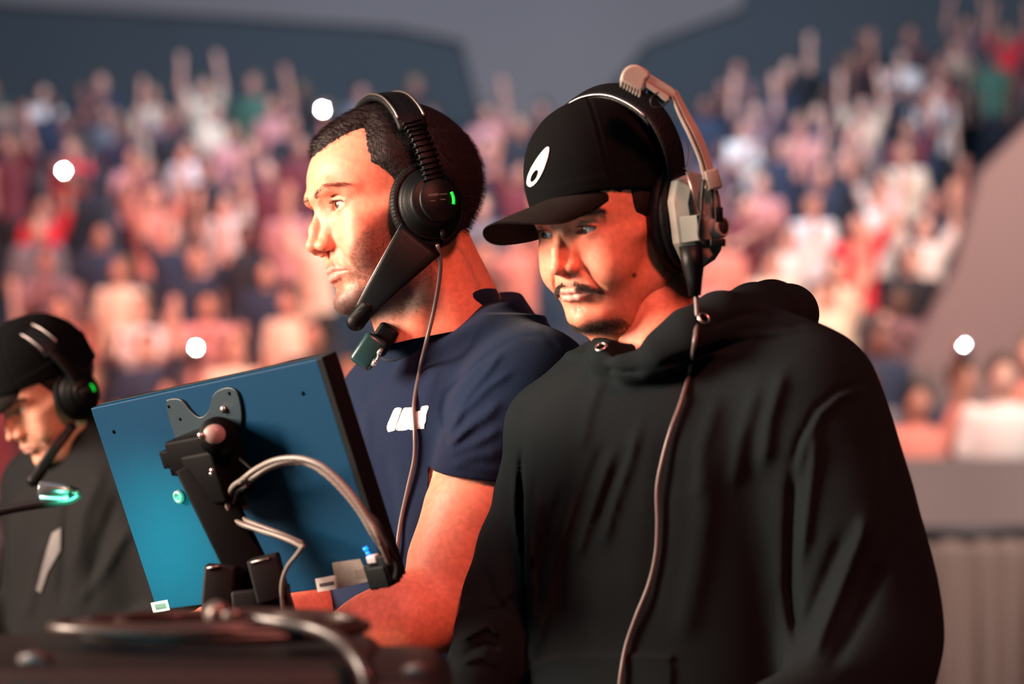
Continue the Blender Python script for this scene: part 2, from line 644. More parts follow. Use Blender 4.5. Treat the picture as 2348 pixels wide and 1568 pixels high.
# ------------------------------------------------------------------ heads (millimetres; face looks to -Y, person's left is +X)
def head_field(h=1.3, **o):
    g = dict(mo=0.0, jaw=50, chin=(0, -80, -90), chinr=(19, 17, 15), nose=0.0, full=0.0, lipf=0.0, brow=0.0, lidz=0.0, open=4.8, wide=1.0)
    g.update(o)
    f = Field((-96, -136, -150), (96, 118, 142), h)
    J = g['jaw']; fu = g['full']
    f.ell((0, 6, 42), (76, 98, 88))
    f.ell((0, -40, 50), (62, 56, 52), 20)
    f.ell((0, -38, -16), (60 + fu, 52, 66), 25)
    c = np.array(g['chin'], float)
    for s in (-1, 1):
        f.cone((s * 58, 0, -8), (s * J, -4, -60), 11, 13 + fu, 15)
        f.cone((s * J, -4, -60), (s * 20, -72, -88), 13 + fu, 12, 18)
    f.ell((0, -36, -60), (J + fu, 50, 38 + fu), 18)
    f.ell(c, g['chinr'], 12)
    for s in (-1, 1):
        f.cone((s * 62, -28, 2), (s * 45, -64, -4), 8, 12, 16)
        f.ell((s * 36, -64, -32), (22 + fu, 20 + fu * .6, 25), 18)
    f.ell((0, -75 + g['mo'], -45), (30, 22, 28), 14)
    for s in (-1, 1):
        f.cone((0, -89 - g['brow'], 36), (s * 32, -83 - g['brow'], 38), 8.5, 8, 9)
        f.cone((s * 32, -83 - g['brow'], 38), (s * 48, -64, 34), 8, 6, 14)
    ez = 17
    for s in (-1, 1):
        f.ell((s * 31, -99, 18), (18, 18, 12), 10, 's')
    # nose
    n = g['nose']
    f.cone((0, -87, 26), (0, -103 - n * .6, -2), 6.5, 6.8, 9)
    f.cone((0, -103 - n * .6, -2), (0, -110 - n, -19.5), 6.8, 7.4, 6)
    for s in (-1, 1):
        f.cone((s * 8, -86, 8), (s * 10, -94, -16), 6, 8, 8)
    f.ell((0, -110 - n, -20.5), (8.0, 8.2, 7.2), 5)
    f.cone((0, -108 - n, -26), (0, -99, -31), 3.6, 5, 4)
    for s in (-1, 1):
        f.ell((s * 12.5 * g['wide'], -99, -23), (7.2, 10.5, 7.6), 4, rot=(0, s * -12, s * -14))
        f.cone((s * 21 * g['wide'], -93, -15), (s * 21.5 * g['wide'], -91, -30), 1.2, 1.5, 4, 's')
        f.ell((s * 7, -105 - n * .4, -31.5), (3.4, 6.2, 4.2), 2, 's', rot=(-12, 0, s * -16))
        f.cone((s * 25, -90, -30), (s * 36, -82, -56), .6, .6, 8, 's')
    # eyes
    for s in (-1, 1):
        f.cone((s * 20, -82, 29), (s * 45, -68, 28.5), 7, 7, 6)
        f.ell((s * 31.5, -71.2, ez), (14.8, 14.6, 14.4), 5)
        f.ell((s * 32, -84, ez + g['lidz']), (13.6, 18, g['open']), 1.2, 's', rot=(0, s * -5, 0))
        ring = [(s * (31.5 + 15.5 * math.cos(a)), -71.2 - 13.2 * (0.45 + .55 * math.sin(a)), ez + 3.5 + 8.4 * math.sin(a), .5) for a in np.linspace(0.25, 2.9, 9)]
        f.chain(ring, 3.4, 's')
    # mouth
    l = g['lipf'] - g['mo']
    f.chain([(-24, -89.5 + g['mo'], -56, 1.6), (-10, -98.2 - l, -51, 3.6), (0, -99.2 - l, -51.6, 3.5), (10, -98.2 - l, -51, 3.6), (24, -89.5 + g['mo'], -56, 1.6)], 3.5)
    f.chain([(-23, -88.5 + g['mo'], -57.5, 1.6), (-11, -95.5 - l, -60.6, 4.2), (0, -97 - l, -61.2, 4.5), (11, -95.5 - l, -60.6, 4.2), (23, -88.5 + g['mo'], -57.5, 1.6)], 3.5)
    f.chain([(-27, -89 + g['mo'], -57.5, .9), (-12, -100.4 - l, -56, .9), (0, -103.2 - l, -56.4, 1.0), (12, -100.4 - l, -56, .9), (27, -89 + g['mo'], -57.5, .9)], 1.8, 's')
    f.ell((0, -99.5 + g['mo'], -72), (17, 5, 5), 7, 's')
    f.cone((0, -104 + g['mo'], -36), (0, -104.5 + g['mo'], -45), 1.6, 1.8, 3, 's')
    # ears under the cups
    for s in (-1, 1):
        f.ell((s * 77, 9, 4), (5, 15, 28), 4, rot=(12, 0, s * 18))
        f.ell((s * 84, 8, 6), (4, 8, 17), 2, 's')
    # neck
    f.cone((0, 14, -40), (0, 34, -150), 55 + fu, 57 + fu, 18)
    f.cone((0, -24, -92), (0, -12, -150), 30 + fu * 2, 40, 22)
    f.cone((0, -38, -118), (0, -32, -134), 8, 8, 14)
    for s in (-1, 1):
        f.cone((s * 56, 22, -40), (s * 26, -20, -150), 9, 10, 14)
    if fu:
        f.cone((-26, -48, -96), (26, -48, -96), 16, 16, 20)
    return f


def head_tints(V, skin, lip, beard=0.0, beardcol=(0.10, 0.07, 0.06), crown=None):
    """colouring: lips, beard growth, painted shade under the jaw, reddish cheeks, darker lids"""
    x, y, z = V.T
    ax = np.abs(x)
    C = np.tile(np.array(skin, float), (len(V), 1))

    def mixin(w, c):
        w = np.clip(w, 0, 1)[:, None]
        C[:] = C * (1 - w) + np.array(c) * w
    front = np.clip((-y - 60) / 20, 0, 1)
    # lips
    up = -50 + 3.0 * np.exp(-((ax - 6) / 7) ** 2) * 0 - (ax / 25) ** 2 * 5.0 + 2.0
    dn = -67.5 + (ax / 25) ** 2 * 8.5
    w = np.clip((up - z) / 1.5, 0, 1) * np.clip((z - dn) / 1.5, 0, 1) * np.clip((26 - ax) / 3, 0, 1) * np.clip((-y - 84) / 3, 0, 1)
    mixin(w * .85, lip)
    # warm cheeks and nose
    mixin(.25 * np.exp(-(((ax - 42) / 16) ** 2 + ((z + 22) / 16) ** 2)) * front + .22 * np.exp(-((ax / 12) ** 2 + ((z + 20) / 10) ** 2)) * np.clip((-y - 98) / 8, 0, 1), (skin[0] * .95, skin[1] * .62, skin[2] * .55))
    # eyelids and sockets a little browner
    mixin(.35 * np.exp(-(((ax - 31) / 15) ** 2 + ((z - 18) / 9) ** 2)) * front, (skin[0] * .7, skin[1] * .55, skin[2] * .5))
    if beard:
        # beard area: jaw, chin, upper lip, upper throat
        line = np.interp(ax, [0, 12, 26, 34, 50, 70], [-38, -38, -50, -50, -30, 0])
        w = np.clip((line - z) / 9, 0, 1) * np.clip((y + 118) / 5, 0, 1) * np.clip((20 - y) / 16, 0, 1) * np.clip((z + 138) / 26, 0, 1)
        lips = np.clip((up + 1 - z) / 2, 0, 1) * np.clip((z - dn + 1) / 2, 0, 1) * np.clip((27 - ax) / 3, 0, 1) * (y < -80)
        bald = np.exp(-((ax - 20) / 8) ** 2) * np.exp(-((z + 72) / 9) ** 2)
        rn = 0.75 + 0.5 * RNG.random(len(V))
        low = 1 + .9 * np.clip((-78 - z) / 16, 0, 1)  # beard tint deepened under the jaw, shade painted into the colour
        mixin(w * (1 - lips) * (1 - .7 * bald) * np.clip(beard * rn * low, 0, .93), beardcol)
    return C


def place(V, M, sc):
    Vn = V * 0.001 * sc
    R = np.array(M.to_3x3()); t = np.array(M.translation)
    return Vn @ R.T + t


def pose(yaw, pitch, roll, loc):
    return Matrix.Translation(loc) @ (Matrix.Rotation(math.radians(yaw), 4, 'Z') @ Matrix.Rotation(math.radians(pitch), 4, 'X') @ Matrix.Rotation(math.radians(roll), 4, 'Y'))


def HL(M, sc, x, y, z):
    """head-local millimetres -> world"""
    return M @ (Vector((x, y, z)) * 0.001 * sc)


def eye(parent, M, sc, s, gaze, iris=(0.10, 0.06, 0.035)):
    """eyeball with iris; gaze is a world direction"""
    r = 12.7
    V = []; F = []
    n = 32; m = 24
    for i in range(m + 1):
        a = math.pi * i / m
        rr = r + (0.55 * math.exp(-(a / .38) ** 4))
        for j in range(n):
            b = 2 * math.pi * j / n
            V.append((rr * math.sin(a) * math.cos(b), rr * math.sin(a) * math.sin(b), rr * math.cos(a)))
    for i in range(m):
        for j in range(n):
            F.append((i * n + j, i * n + (j + 1) % n, (i + 1) * n + (j + 1) % n, (i + 1) * n + j))
    V = np.array(V) * .001 * sc
    me = raw_mesh('eye', V, np.array(F)[:, ::-1])
    ang = np.degrees(np.arccos(np.clip(V[:, 2] / np.linalg.norm(V, axis=1), -1, 1)))
    C = np.where(ang[:, None] < 9, (0.004, 0.004, 0.004), np.where(ang[:, None] < 26.5, iris, np.where(ang[:, None] < 29, (0.05, 0.035, 0.03), (0.62, 0.56, 0.53))))
    colour(me, C)
    o = new_obj('eye', me, parent, M_EYE)
    o.location = HL(M, sc, s * 31.5, -71.6, 17)
    o.rotation_euler = Vector(gaze).to_track_quat('Z', 'Y').to_euler()
    return o


def strands(name, mat_, roots, dirs, length, rad, parent, curl=0.15, seg=3, down=0.0):
    """many tapering hairs in one mesh"""
    V = []; F = []
    for p, d in zip(roots, dirs):
        p = Vector(p); d = Vector(d).normalized()
        L = length * (0.7 + 0.6 * random.random())
        side = d.orthogonal().normalized()
        s2 = d.cross(side)
        a = random.random() * 6.28
        side, s2 = side * math.cos(a) + s2 * math.sin(a), s2 * math.cos(a) - side * math.sin(a)
        b = len(V)
        cv = side * (random.random() - .5) * 2 * curl * L
        for i in range(seg + 1):
            t = i / seg
            q = p + d * L * t + cv * t * t + Vector((0, 0, -down * L * t * t))
            r = rad * (1 - .75 * t)
            for j in range(3):
                an = 2.094 * j
                V.append(q + side * math.cos(an) * r + s2 * math.sin(an) * r)
        for i in range(seg):
            for j in range(3):
                F.append((b + i * 3 + j, b + i * 3 + (j + 1) % 3, b + i * 3 + 3 + (j + 1) % 3, b + i * 3 + 3 + j))
    me = raw_mesh(name, np.array([tuple(v) for v in V]), np.array(F))
    return new_obj(name, me, parent, mat_)


M_SKIN = skin_material('skin')
M_EYE = mat('eyeball', (1, 1, 1), 0.12, spec=0.6, coat=0.6)
_a = M_EYE.node_tree.nodes.new('ShaderNodeAttribute'); _a.attribute_name = 'tint'
M_EYE.node_tree.links.new(_a.outputs['Color'], M_EYE.node_tree.nodes['Principled BSDF'].inputs['Base Color'])
M_HAIR = mat('dark_hair', (0.012, 0.007, 0.007), 0.6, spec=0.25, noise=(400, .5), bump=(500, 1.0))
M_BROWN = mat('brown_brow', (0.075, 0.040, 0.030), 0.6, spec=0.2)
M_BROW = mat('brow_hair', (0.03, 0.018, 0.013), 0.6, spec=0.3)


# ------------------------------------------------------------------ the man in the navy t-shirt
SKIN = (0.78, 0.275, 0.17)
NAVY = mat('navy_jersey', (0.0075, 0.0145, 0.036), 0.92, spec=0.08, noise=(700, .35), bump=(900, .5), sheen=.07)
M_TROUSERS = mat('black_denim', (0.012, 0.012, 0.014), 0.9, noise=(300, .4))
WHITE_PRINT = mat('white_print', (0.85, 0.83, 0.80), 0.6)

S1 = 1.06
H1 = pose(-66.5, 8, -10, P(911, 499, 3.0))


def LIFT(a):
    return .019 * np.exp(-((a - .25) / .6) ** 2)


def legs(parent, cx, cy, yaw, top, w=.10, m=None):
    """trousers and shoes down to the floor"""
    mb = Field((cx - .32, cy - .32, 0), (cx + .32, cy + .32, top + .06), .02)
    a = math.radians(yaw); ux, uy = math.cos(a), math.sin(a)
    mb.loft([(top - .22, cx, cy, .165, .115, yaw), (top + .03, cx, cy, .165, .12, yaw)], n=2.2)
    for s in (-1, 1):
        hx, hy = cx + s * ux * w, cy + s * uy * w
        mb.chain([(hx, hy, top - .16, .09), (hx, hy, .50, .075), (hx, hy, .08, .06)], .03)
    V, F = mb.mesh()
    o = new_obj('trousers', raw_mesh('trousers', V, F), parent, m or M_TROUSERS)
    for s in (-1, 1):
        f = Field((-.06, -.2, 0), (.06, .12, .12), .012)
        f.ell((0, 0, .045), (.042, .06, .05)); f.ell((0, -.09, .03), (.042, .085, .035), .03)
        plane_cut(f, (0, 0, .004), (0, 0, -1))
        V, F = f.mesh(0)
        sh = new_obj('shoe', raw_mesh('shoe', V, F), parent, M_SHOE)
        sh.location = (cx + s * ux * w, cy + s * uy * w, 0)
        sh.rotation_euler = (0, 0, a)
    return o


M_SHOE = mat('black_shoe', (0.015, 0.015, 0.015), .6)


def navy_man():
    man = empty('person', (-.09, 3.03, 0))
    man.location = (0, 0, 0)
    tag(man, 'bearded man in navy t-shirt and black headset looking left, behind the monitor', 'person')
    # --- head
    f = head_field(1.3, nose=-1.5, brow=3, mo=6.0, chin=(0, -79, -90), jaw=51, open=4.6)
    V, F = f.mesh()
    C = head_tints(V, SKIN, (0.50, 0.20, 0.17), beard=.65, beardcol=(0.085, 0.055, 0.045))
    N = normals_of(V, F)
    Vw = place(V, H1, S1)
    # --- arms, hands, chest under the shirt
    g = Field((-.42, 2.70, 1.08), (.13, 3.30, 1.72), .0026)
    g.loft([(1.09, -.09, 3.03, .14, .10, -55), (1.46, -.067, 3.03, .16, .10, -55), (1.55, -.06, 3.04, .10, .07, -55)])
    e1s = (P(1152, 674, 3.08) - P(848, 830, 2.97)).normalized()
    nk = HL(H1, S1, 0, 14, -60)
    c0 = P(1004, 752, 3.025)
    g.chain([(c0.x + .03, c0.y + .005, c0.z - .05, .068), (c0.x + .004, c0.y, c0.z, .0685), (nk.x, nk.y, nk.z, .057)], .02)
    g.cone(HL(H1, S1, 0, 40, -30), (c0.x + .040, c0.y + .03, c0.z + .030), .042, .037, .03)
    g.cone(c0 - e1s * .020 - Vector((0, 0, .0)), c0 - e1s * .018 + Vector((0, 0, .04)), .048, .046, .03)
    g.chain([PR(1222, 880, 2.88, .052), PR(1150, 1020, 2.86, .050), PR(1085, 1170, 2.85, .050), PR(1040, 1290, 2.84, .047), PR(1022, 1392, 2.83, .045)], .03)
    g.cone(PR(1105, 1180, 2.86, 0)[:3], PR(1066, 1300, 2.85, 0)[:3], .046, .040, .04)
    g.chain([PR(1022, 1392, 2.83, .045), PR(930, 1424, 2.80, .047), PR(850, 1452, 2.80, .041), PR(740, 1498, 2.80, .031), PR(690, 1516, 2.80, .028)], .022)
    hand(g, P(690, 1516, 2.80), (-.95, -.1, -.12), (0.1, .2, -1), 1.05, .3, side=-1)
    g.chain([(-.15, 3.16, 1.46, .048), PR(835, 1150, 3.14, .044), PR(780, 1370, 3.12, .042)], .03)
    g.chain([PR(780, 1370, 3.12, .042), PR(700, 1412, 3.02, .040), PR(640, 1418, 2.95, .028)], .02)
    hand(g, P(640, 1418, 2.95), (-.85, -.5, .05), (0.1, .1, -1), 1.0, .35, side=1)
    V2, F2 = g.mesh()
    C2 = np.tile(np.array(SKIN), (len(V2), 1))
    me = raw_mesh('body', np.concatenate([Vw, V2]), np.concatenate([F, F2 + len(Vw)]))
    colour(me, np.concatenate([C, C2]))
    new_obj('body', me, man, M_SKIN)
    for s in (-1, 1):
        eye(man, H1, S1, s, (-1, -.62, .02), (0.10, 0.06, 0.04))
    # --- brows, lashes, beard
    ax = np.abs(V[:, 0]); x, y, z = V.T
    bl = np.interp(ax, [8, 20, 36, 52, 60], [34, 37, 41, 38, 33])
    w = np.exp(-((z - bl) / np.interp(ax, [8, 20, 56], [4.2, 3.6, 1.8])) ** 2 * 1.4) * (ax > 9) * (ax < 57) * (y < -50)
    w[w < .2] = 0
    for s in (-1, 1):
        r, d = scatter(V, N, w * (x * s > 0), 380, H1, S1, lambda p, n: n * .25 + np.stack([np.sign(p[:, 0]) * .9, 0 * p[:, 0] + .2, .35 - .012 * np.abs(p[:, 0])], 1))
        strands('eyebrow', M_BROWN, r, d, .0070, .00015, man)
    for s in (-1, 1):
        lashes(man, H1, S1, s)
    line = np.interp(ax, [0, 12, 26, 34, 50, 70], [-38, -38, -50, -50, -30, 0])
    up = -48 - (ax / 25) ** 2 * 5.0; dn = -67.5 + (ax / 25) ** 2 * 8.5
    lips = (z < up + 1) & (z > dn - 2) & (ax < 28) & (y < -78)
    w = np.clip((line - z) / 9, 0, 1) * np.clip((20 - y) / 16, 0, 1) * np.clip((z + 132) / 26, 0, 1) * (~lips) * (1 - .8 * np.exp(-((ax - 17) / 8) ** 2) * np.exp(-((z + 72) / 8) ** 2))
    r, d = scatter(V, N, w, 9000, H1, S1, lambda p, n: n * .5 + np.array([0, .15, -.75]))
    strands('beard', M_BROW, r, d, .0034, .00010, man, seg=1)
    # --- hair
    hf = Field((-92, -112, -70), (92, 122, 148), 1.6)
    hf.ell((0, 6, 42), (76, 98, 88)); hf.ell((0, -40 - 1, 50), (62, 56, 52), 20)
    hf.cone((0, 14, -40), (0, 34, -150), 55, 57, 18)
    X = hf.ax[0][:, None, None]; Y = hf.ax[1][None, :, None]; Z = hf.ax[2][None, None, :]
    aX = np.abs(X) + 0 * Y + 0 * Z
    zb = np.interp(aX, [0, 20, 38, 50, 62], [84, 88, 97, 103, 104]); yb = np.interp(Z + 0 * aX, [30, 44, 56, 75, 96], [-22, -32, -44, -44, -38])
    low = np.interp(Y + 0 * aX, [-25, 0, 30, 60, 90], [30, 6, -28, -44, -42])
    rag = 2.2 * np.sin(X * .9 + Z * .35) * np.sin(Z * .7 + Y * .5) + 1.5 * np.sin(X * 1.7 + Y * 1.3)
    m = np.maximum(Z - zb, np.minimum((Y + 0 * aX) - yb, (Z - low) * .6)) + rag
    t = np.clip(m * .45, -3.5, 8.0 - 3.0 * np.clip((20 - Z) / 60, 0, 1))
    t = t + .5 * np.sin(X * 1.1 + Z * .5) * np.sin(Y * 1.2 + Z * .9)
    hf.phi = (hf.phi - t).astype(np.float32)
    plane_cut(hf, (0, 0, -62), (0, 0, -1))
    hf.box((0, -92, 0), (70, 46, 76), 0, 0, 's')
    HV, HF = hf.mesh()
    hair = new_obj('hair', raw_mesh('hair', place(HV, H1, S1), HF), man, M_HAIR)
    HN = normals_of(HV, HF)
    keep = np.interp(np.abs(HV[:, 0]), [0, 20, 38, 50, 62], [84, 88, 97, 103, 104]) - 4
    mm = np.maximum(HV[:, 2] - keep, np.minimum(HV[:, 1] - np.interp(HV[:, 2], [30, 44, 56, 75, 96], [-22, -32, -44, -44, -38]), (HV[:, 2] - np.interp(HV[:, 1], [-25, 0, 30, 60, 90], [30, 6, -28, -44, -42])) * .6))
    r, d = scatter(HV, HN, np.where(mm > -1, 1.0, np.clip(1 + (mm + 1) / 6, 0, 1) * .5), 15000, H1, S1, lambda p, n: n * .14 + np.stack([p[:, 0] * .004, 0 * p[:, 0] + np.where(p[:, 2] > 85, -.7, .5), -.5 * (p[:, 2] < 85)], 1))
    s = strands('hair_strands', M_HAIR, r, d, .0065, .00020, hair, seg=2)
    s.name = 'hair_tuft'
    # --- t-shirt
    f = Field((-.30, 2.74, .93), (.16, 3.36, 1.68), .0022)
    Yw = -55
    f.loft([(.95, -.09, 3.04, .172, .128, Yw), (1.126, -.102, 3.03, .166, .125, Yw), (1.217, -.10, 3.03, .165, .123, Yw), (1.298, -.09, 3.03, .168, .121, Yw),
            (1.379, -.078, 3.03, .178, .121, Yw), (1.46, -.067, 3.03, .188, .122, Yw), (1.505, -.062, 3.035, .18, .112, Yw), (1.545, -.055, 3.04, .145, .092, Yw), (1.575, -.05, 3.045, .10, .078, Yw)])
    f.chain([(-.055, 3.04, 1.53, .085), (-.072, 3.04, 1.60, .082)], .04)
    S = PR(1228, 884, 2.885, .064)
    f.cone((-.03, 3.06, 1.540), S[:3], .052, .053, .05)
    f.cone((-.075, 3.06, 1.548), (-.165, 3.165, 1.475), .055, .055, .05)
    f.cone((-.02, 3.08, 1.53), (.06, 3.08, 1.40), .052, .07, .05)
    f.chain([S, PR(1196, 930, 2.87, .069), PR(1160, 1000, 2.86, .0625), PR(1108, 1090, 2.852, .0535), PR(1075, 1140, 2.85, .049)], .03)
    f.chain([(-.150, 3.165, 1.465, .056), PR(858, 1020, 3.15, .055), PR(845, 1120, 3.14, .052)], .03)
    # hems and neck opening
    plane_cut(f, P(1080, 1092, 2.85), (P(1066, 1240, 2.85) - P(1084, 1092, 2.85)), 0, (P(985, 0, 2.85).x, 2.74, 1.30), (.16, 2.925, 1.41))
    plane_cut(f, P(845, 1110, 3.14), (0, -.02, -1), 0, (-.30, 3.06, 1.20), (-.13, 3.36, 1.375))
    c0 = P(1004, 752, 3.025)
    e1 = (P(1152, 674, 3.08) - P(848, 830, 2.97)).normalized()
    side = Vector((.57, -.82, 0)); nrm = e1.cross(side).normalized()
    if nrm.z < 0: nrm = -nrm
    NECK_C, NECK_N = c0, nrm
    q = c0 + side.normalized() * .070 + e1 * .022
    f.cone(q + Vector((0, 0, -.006)), S[:3], .026, .050, .045)
    sl, X, Y, Z = f.win((-.22, 2.84, 1.47), (.06, 3.25, 1.68))
    dX = X - c0.x; dY = Y - c0.y; dZ = Z - c0.z
    aa = (dX * e1.x + dY * e1.y + dZ * e1.z) / .083
    f.op(sl, (dX * nrm.x + dY * nrm.y + dZ * nrm.z - LIFT(aa)).astype(np.float32), .004, 'i')
    f.cone(c0 - nrm * .03 + e1 * .008, c0 + nrm * .05 + e1 * .008, .070, .074, .004, 's')
    f.cone(c0 - nrm * .03 - e1 * .010, c0 + nrm * .05 - e1 * .010, .066, .070, .004, 's')
    for pts, a, w in [
        ([(1026, 996), (1069, 910), (1114, 855), (1155, 800)], .0035, 9), ([(1028, 992), (1062, 945), (1121, 886), (1179, 848)], .0035, 9),
        ([(1021, 1034), (1086, 965), (1155, 920)], .004, 10), ([(1024, 1026), (1062, 992), (1148, 940)], .003, 9), ([(1017, 1046), (1086, 1020), (1151, 982)], .0035, 10),
        ([(1030, 1070), (1090, 1045), (1150, 1040)], .003, 12),
        ([(1190, 772), (1250, 772), (1285, 800)], -.0016, 7), ([(1193, 769), (1114, 820), (1058, 869), (1024, 903), (1015, 938), (1021, 985), (1030, 1060)], -.004, 7),
        ([(1010, 1052), (1080, 1060), (1160, 1068)], -.0012, 4), ([(1010, 1060), (1080, 1072), (1160, 1084)], .0016, 10),
        ([(830, 900), (840, 1050), (870, 1200)], .004, 16), ([(880, 1020), (905, 1150), (920, 1290)], -.004, 14), ([(960, 900), (985, 1000), (990, 1150)], -.003, 16),
        ([(900, 850), (980, 800), (1080, 750), (1150, 730)], .003, 14), ([(890, 880), (960, 850), (1050, 800), (1140, 760)], -.0025, 12),
        ([(1000, 830), (980, 900), (960, 1000)], .003, 16), ([(1010, 1080), (985, 1160), (950, 1260)], -.004, 14), ([(860, 860), (830, 930), (815, 1010)], -.003, 12),
        ([(790, 1430), (850, 1380)], .003, 12), ([(740, 1300), (745, 1420)], .003, 14)]:
        crease(f, pts, a * (1.0 if a > 0 else .6), w * 1.05, 3.04)
    V, F = f.mesh(2)
    shirt = new_obj('t_shirt', raw_mesh('t_shirt', V, F), man, NAVY)
    # ribbed collar
    e2 = nrm.cross(e1).normalized()
    mb = MB()
    ring = []
    for i in range(73):
        a = 2 * math.pi * i / 72
        ring.append(c0 + nrm * (float(LIFT(np.array(math.cos(a)))) * 1.38 - .002) + e1 * (.003 + math.cos(a) * .083) + e2 * math.sin(a) * .0765)
    secs = []
    for i, p in enumerate(ring):
        o = (p - c0); o = (o - nrm * o.dot(nrm)).normalized()
        secs.append([p + o * (.0050 * u) + nrm * (.0115 * v + .003) for u, v in [(math.cos(b) * .55, math.sin(b)) for b in np.linspace(0, 2 * math.pi, 10, endpoint=False)]])
    mb.strip(secs)
    mb.build('collar', NAVY, shirt)
    T = bvh(shirt)
    q = lambda L: [(860 + x / 13.07, 900 + y / 13.07) for x, y in L]
    pr = patch('shirt_logo', [q(L) for L in [
        [(720, 455), (775, 462), (812, 492), (770, 600), (640, 980), (600, 1130), (500, 1165), (455, 1165), (430, 1190), (400, 1160), (378, 1100), (375, 1020), (400, 930), (500, 700), (560, 560), (600, 490), (660, 460)],
        [(870, 478), (920, 460), (990, 455), (945, 610), (870, 800), (800, 960), (770, 1140), (700, 1138), (640, 1110), (650, 1020), (730, 820), (800, 620)],
        [(1012, 455), (1080, 453), (1120, 465), (1130, 600), (1145, 800), (1155, 1000), (1150, 1115), (1080, 1120), (1010, 1090), (1000, 1040), (1036, 850), (988, 868), (940, 1010), (905, 1130), (790, 1142), (820, 960), (905, 760), (960, 620)],
        [(1170, 590), (1250, 575), (1350, 550), (1330, 700), (1300, 800), (1335, 930), (1345, 1080), (1235, 1098), (1190, 1000), (1180, 800)],
        [(1385, 480), (1420, 420), (1500, 398), (1595, 392), (1618, 440), (1600, 490), (1570, 560), (1535, 700), (1525, 870), (1485, 950), (1475, 1080), (1368, 1086), (1358, 950), (1320, 800), (1352, 700), (1370, 560)]]], T, WHITE_PRINT, shirt, .0006, 3)
    legs(man, -.09, 3.04, Yw, .98)
    return man, T


def lashes(parent, M, sc, s):
    r = []; d = []
    R = M.to_3x3()
    for i in range(150):
        a = math.radians(random.uniform(10, 170))
        x = s * (31.5 + 13.5 * math.cos(a)); z = 17 + 4.4 * math.sin(a)
        y = -71.2 - math.sqrt(max(14.6 ** 2 - (x - s * 31.5) ** 2 - (z - 17) ** 2, 4))
        r.append(HL(M, sc, x, y, z))
        d.append(R @ Vector(((x - s * 31.5) * .05, -1, .25 + .3 * random.random())))
    return strands('eyelashes', M_BROW, r, d, .0055, .00016, parent, curl=.1)


navy, NAVY_T = navy_man()


# ------------------------------------------------------------------ the man in the black hoodie and cap
BLACK_FLEECE = mat('black_fleece', (0.0088, 0.0124, 0.0140), 0.95, spec=0.02, noise=(900, .6), bump=(1400, .7), sheen=.012)
CAP_CLOTH = mat('black_cap_cotton', (0.0035, 0.0040, 0.0045), 0.9, spec=0.05, noise=(1200, .5), bump=(1600, .6))
CAP_BRIM = mat('charcoal_cap_brim', (0.0125, 0.0108, 0.0100), 0.9, spec=0.05, noise=(1200, .4), bump=(1600, .6))
M_EYELET = mat('eyelet_metal', (0.55, 0.48, 0.42), .3, metal=1)
S2 = .92
H2 = pose(-42, 15, -3, P(1402, 528, 2.70))


HC = H2 @ Matrix.Translation((0, .003, .004))


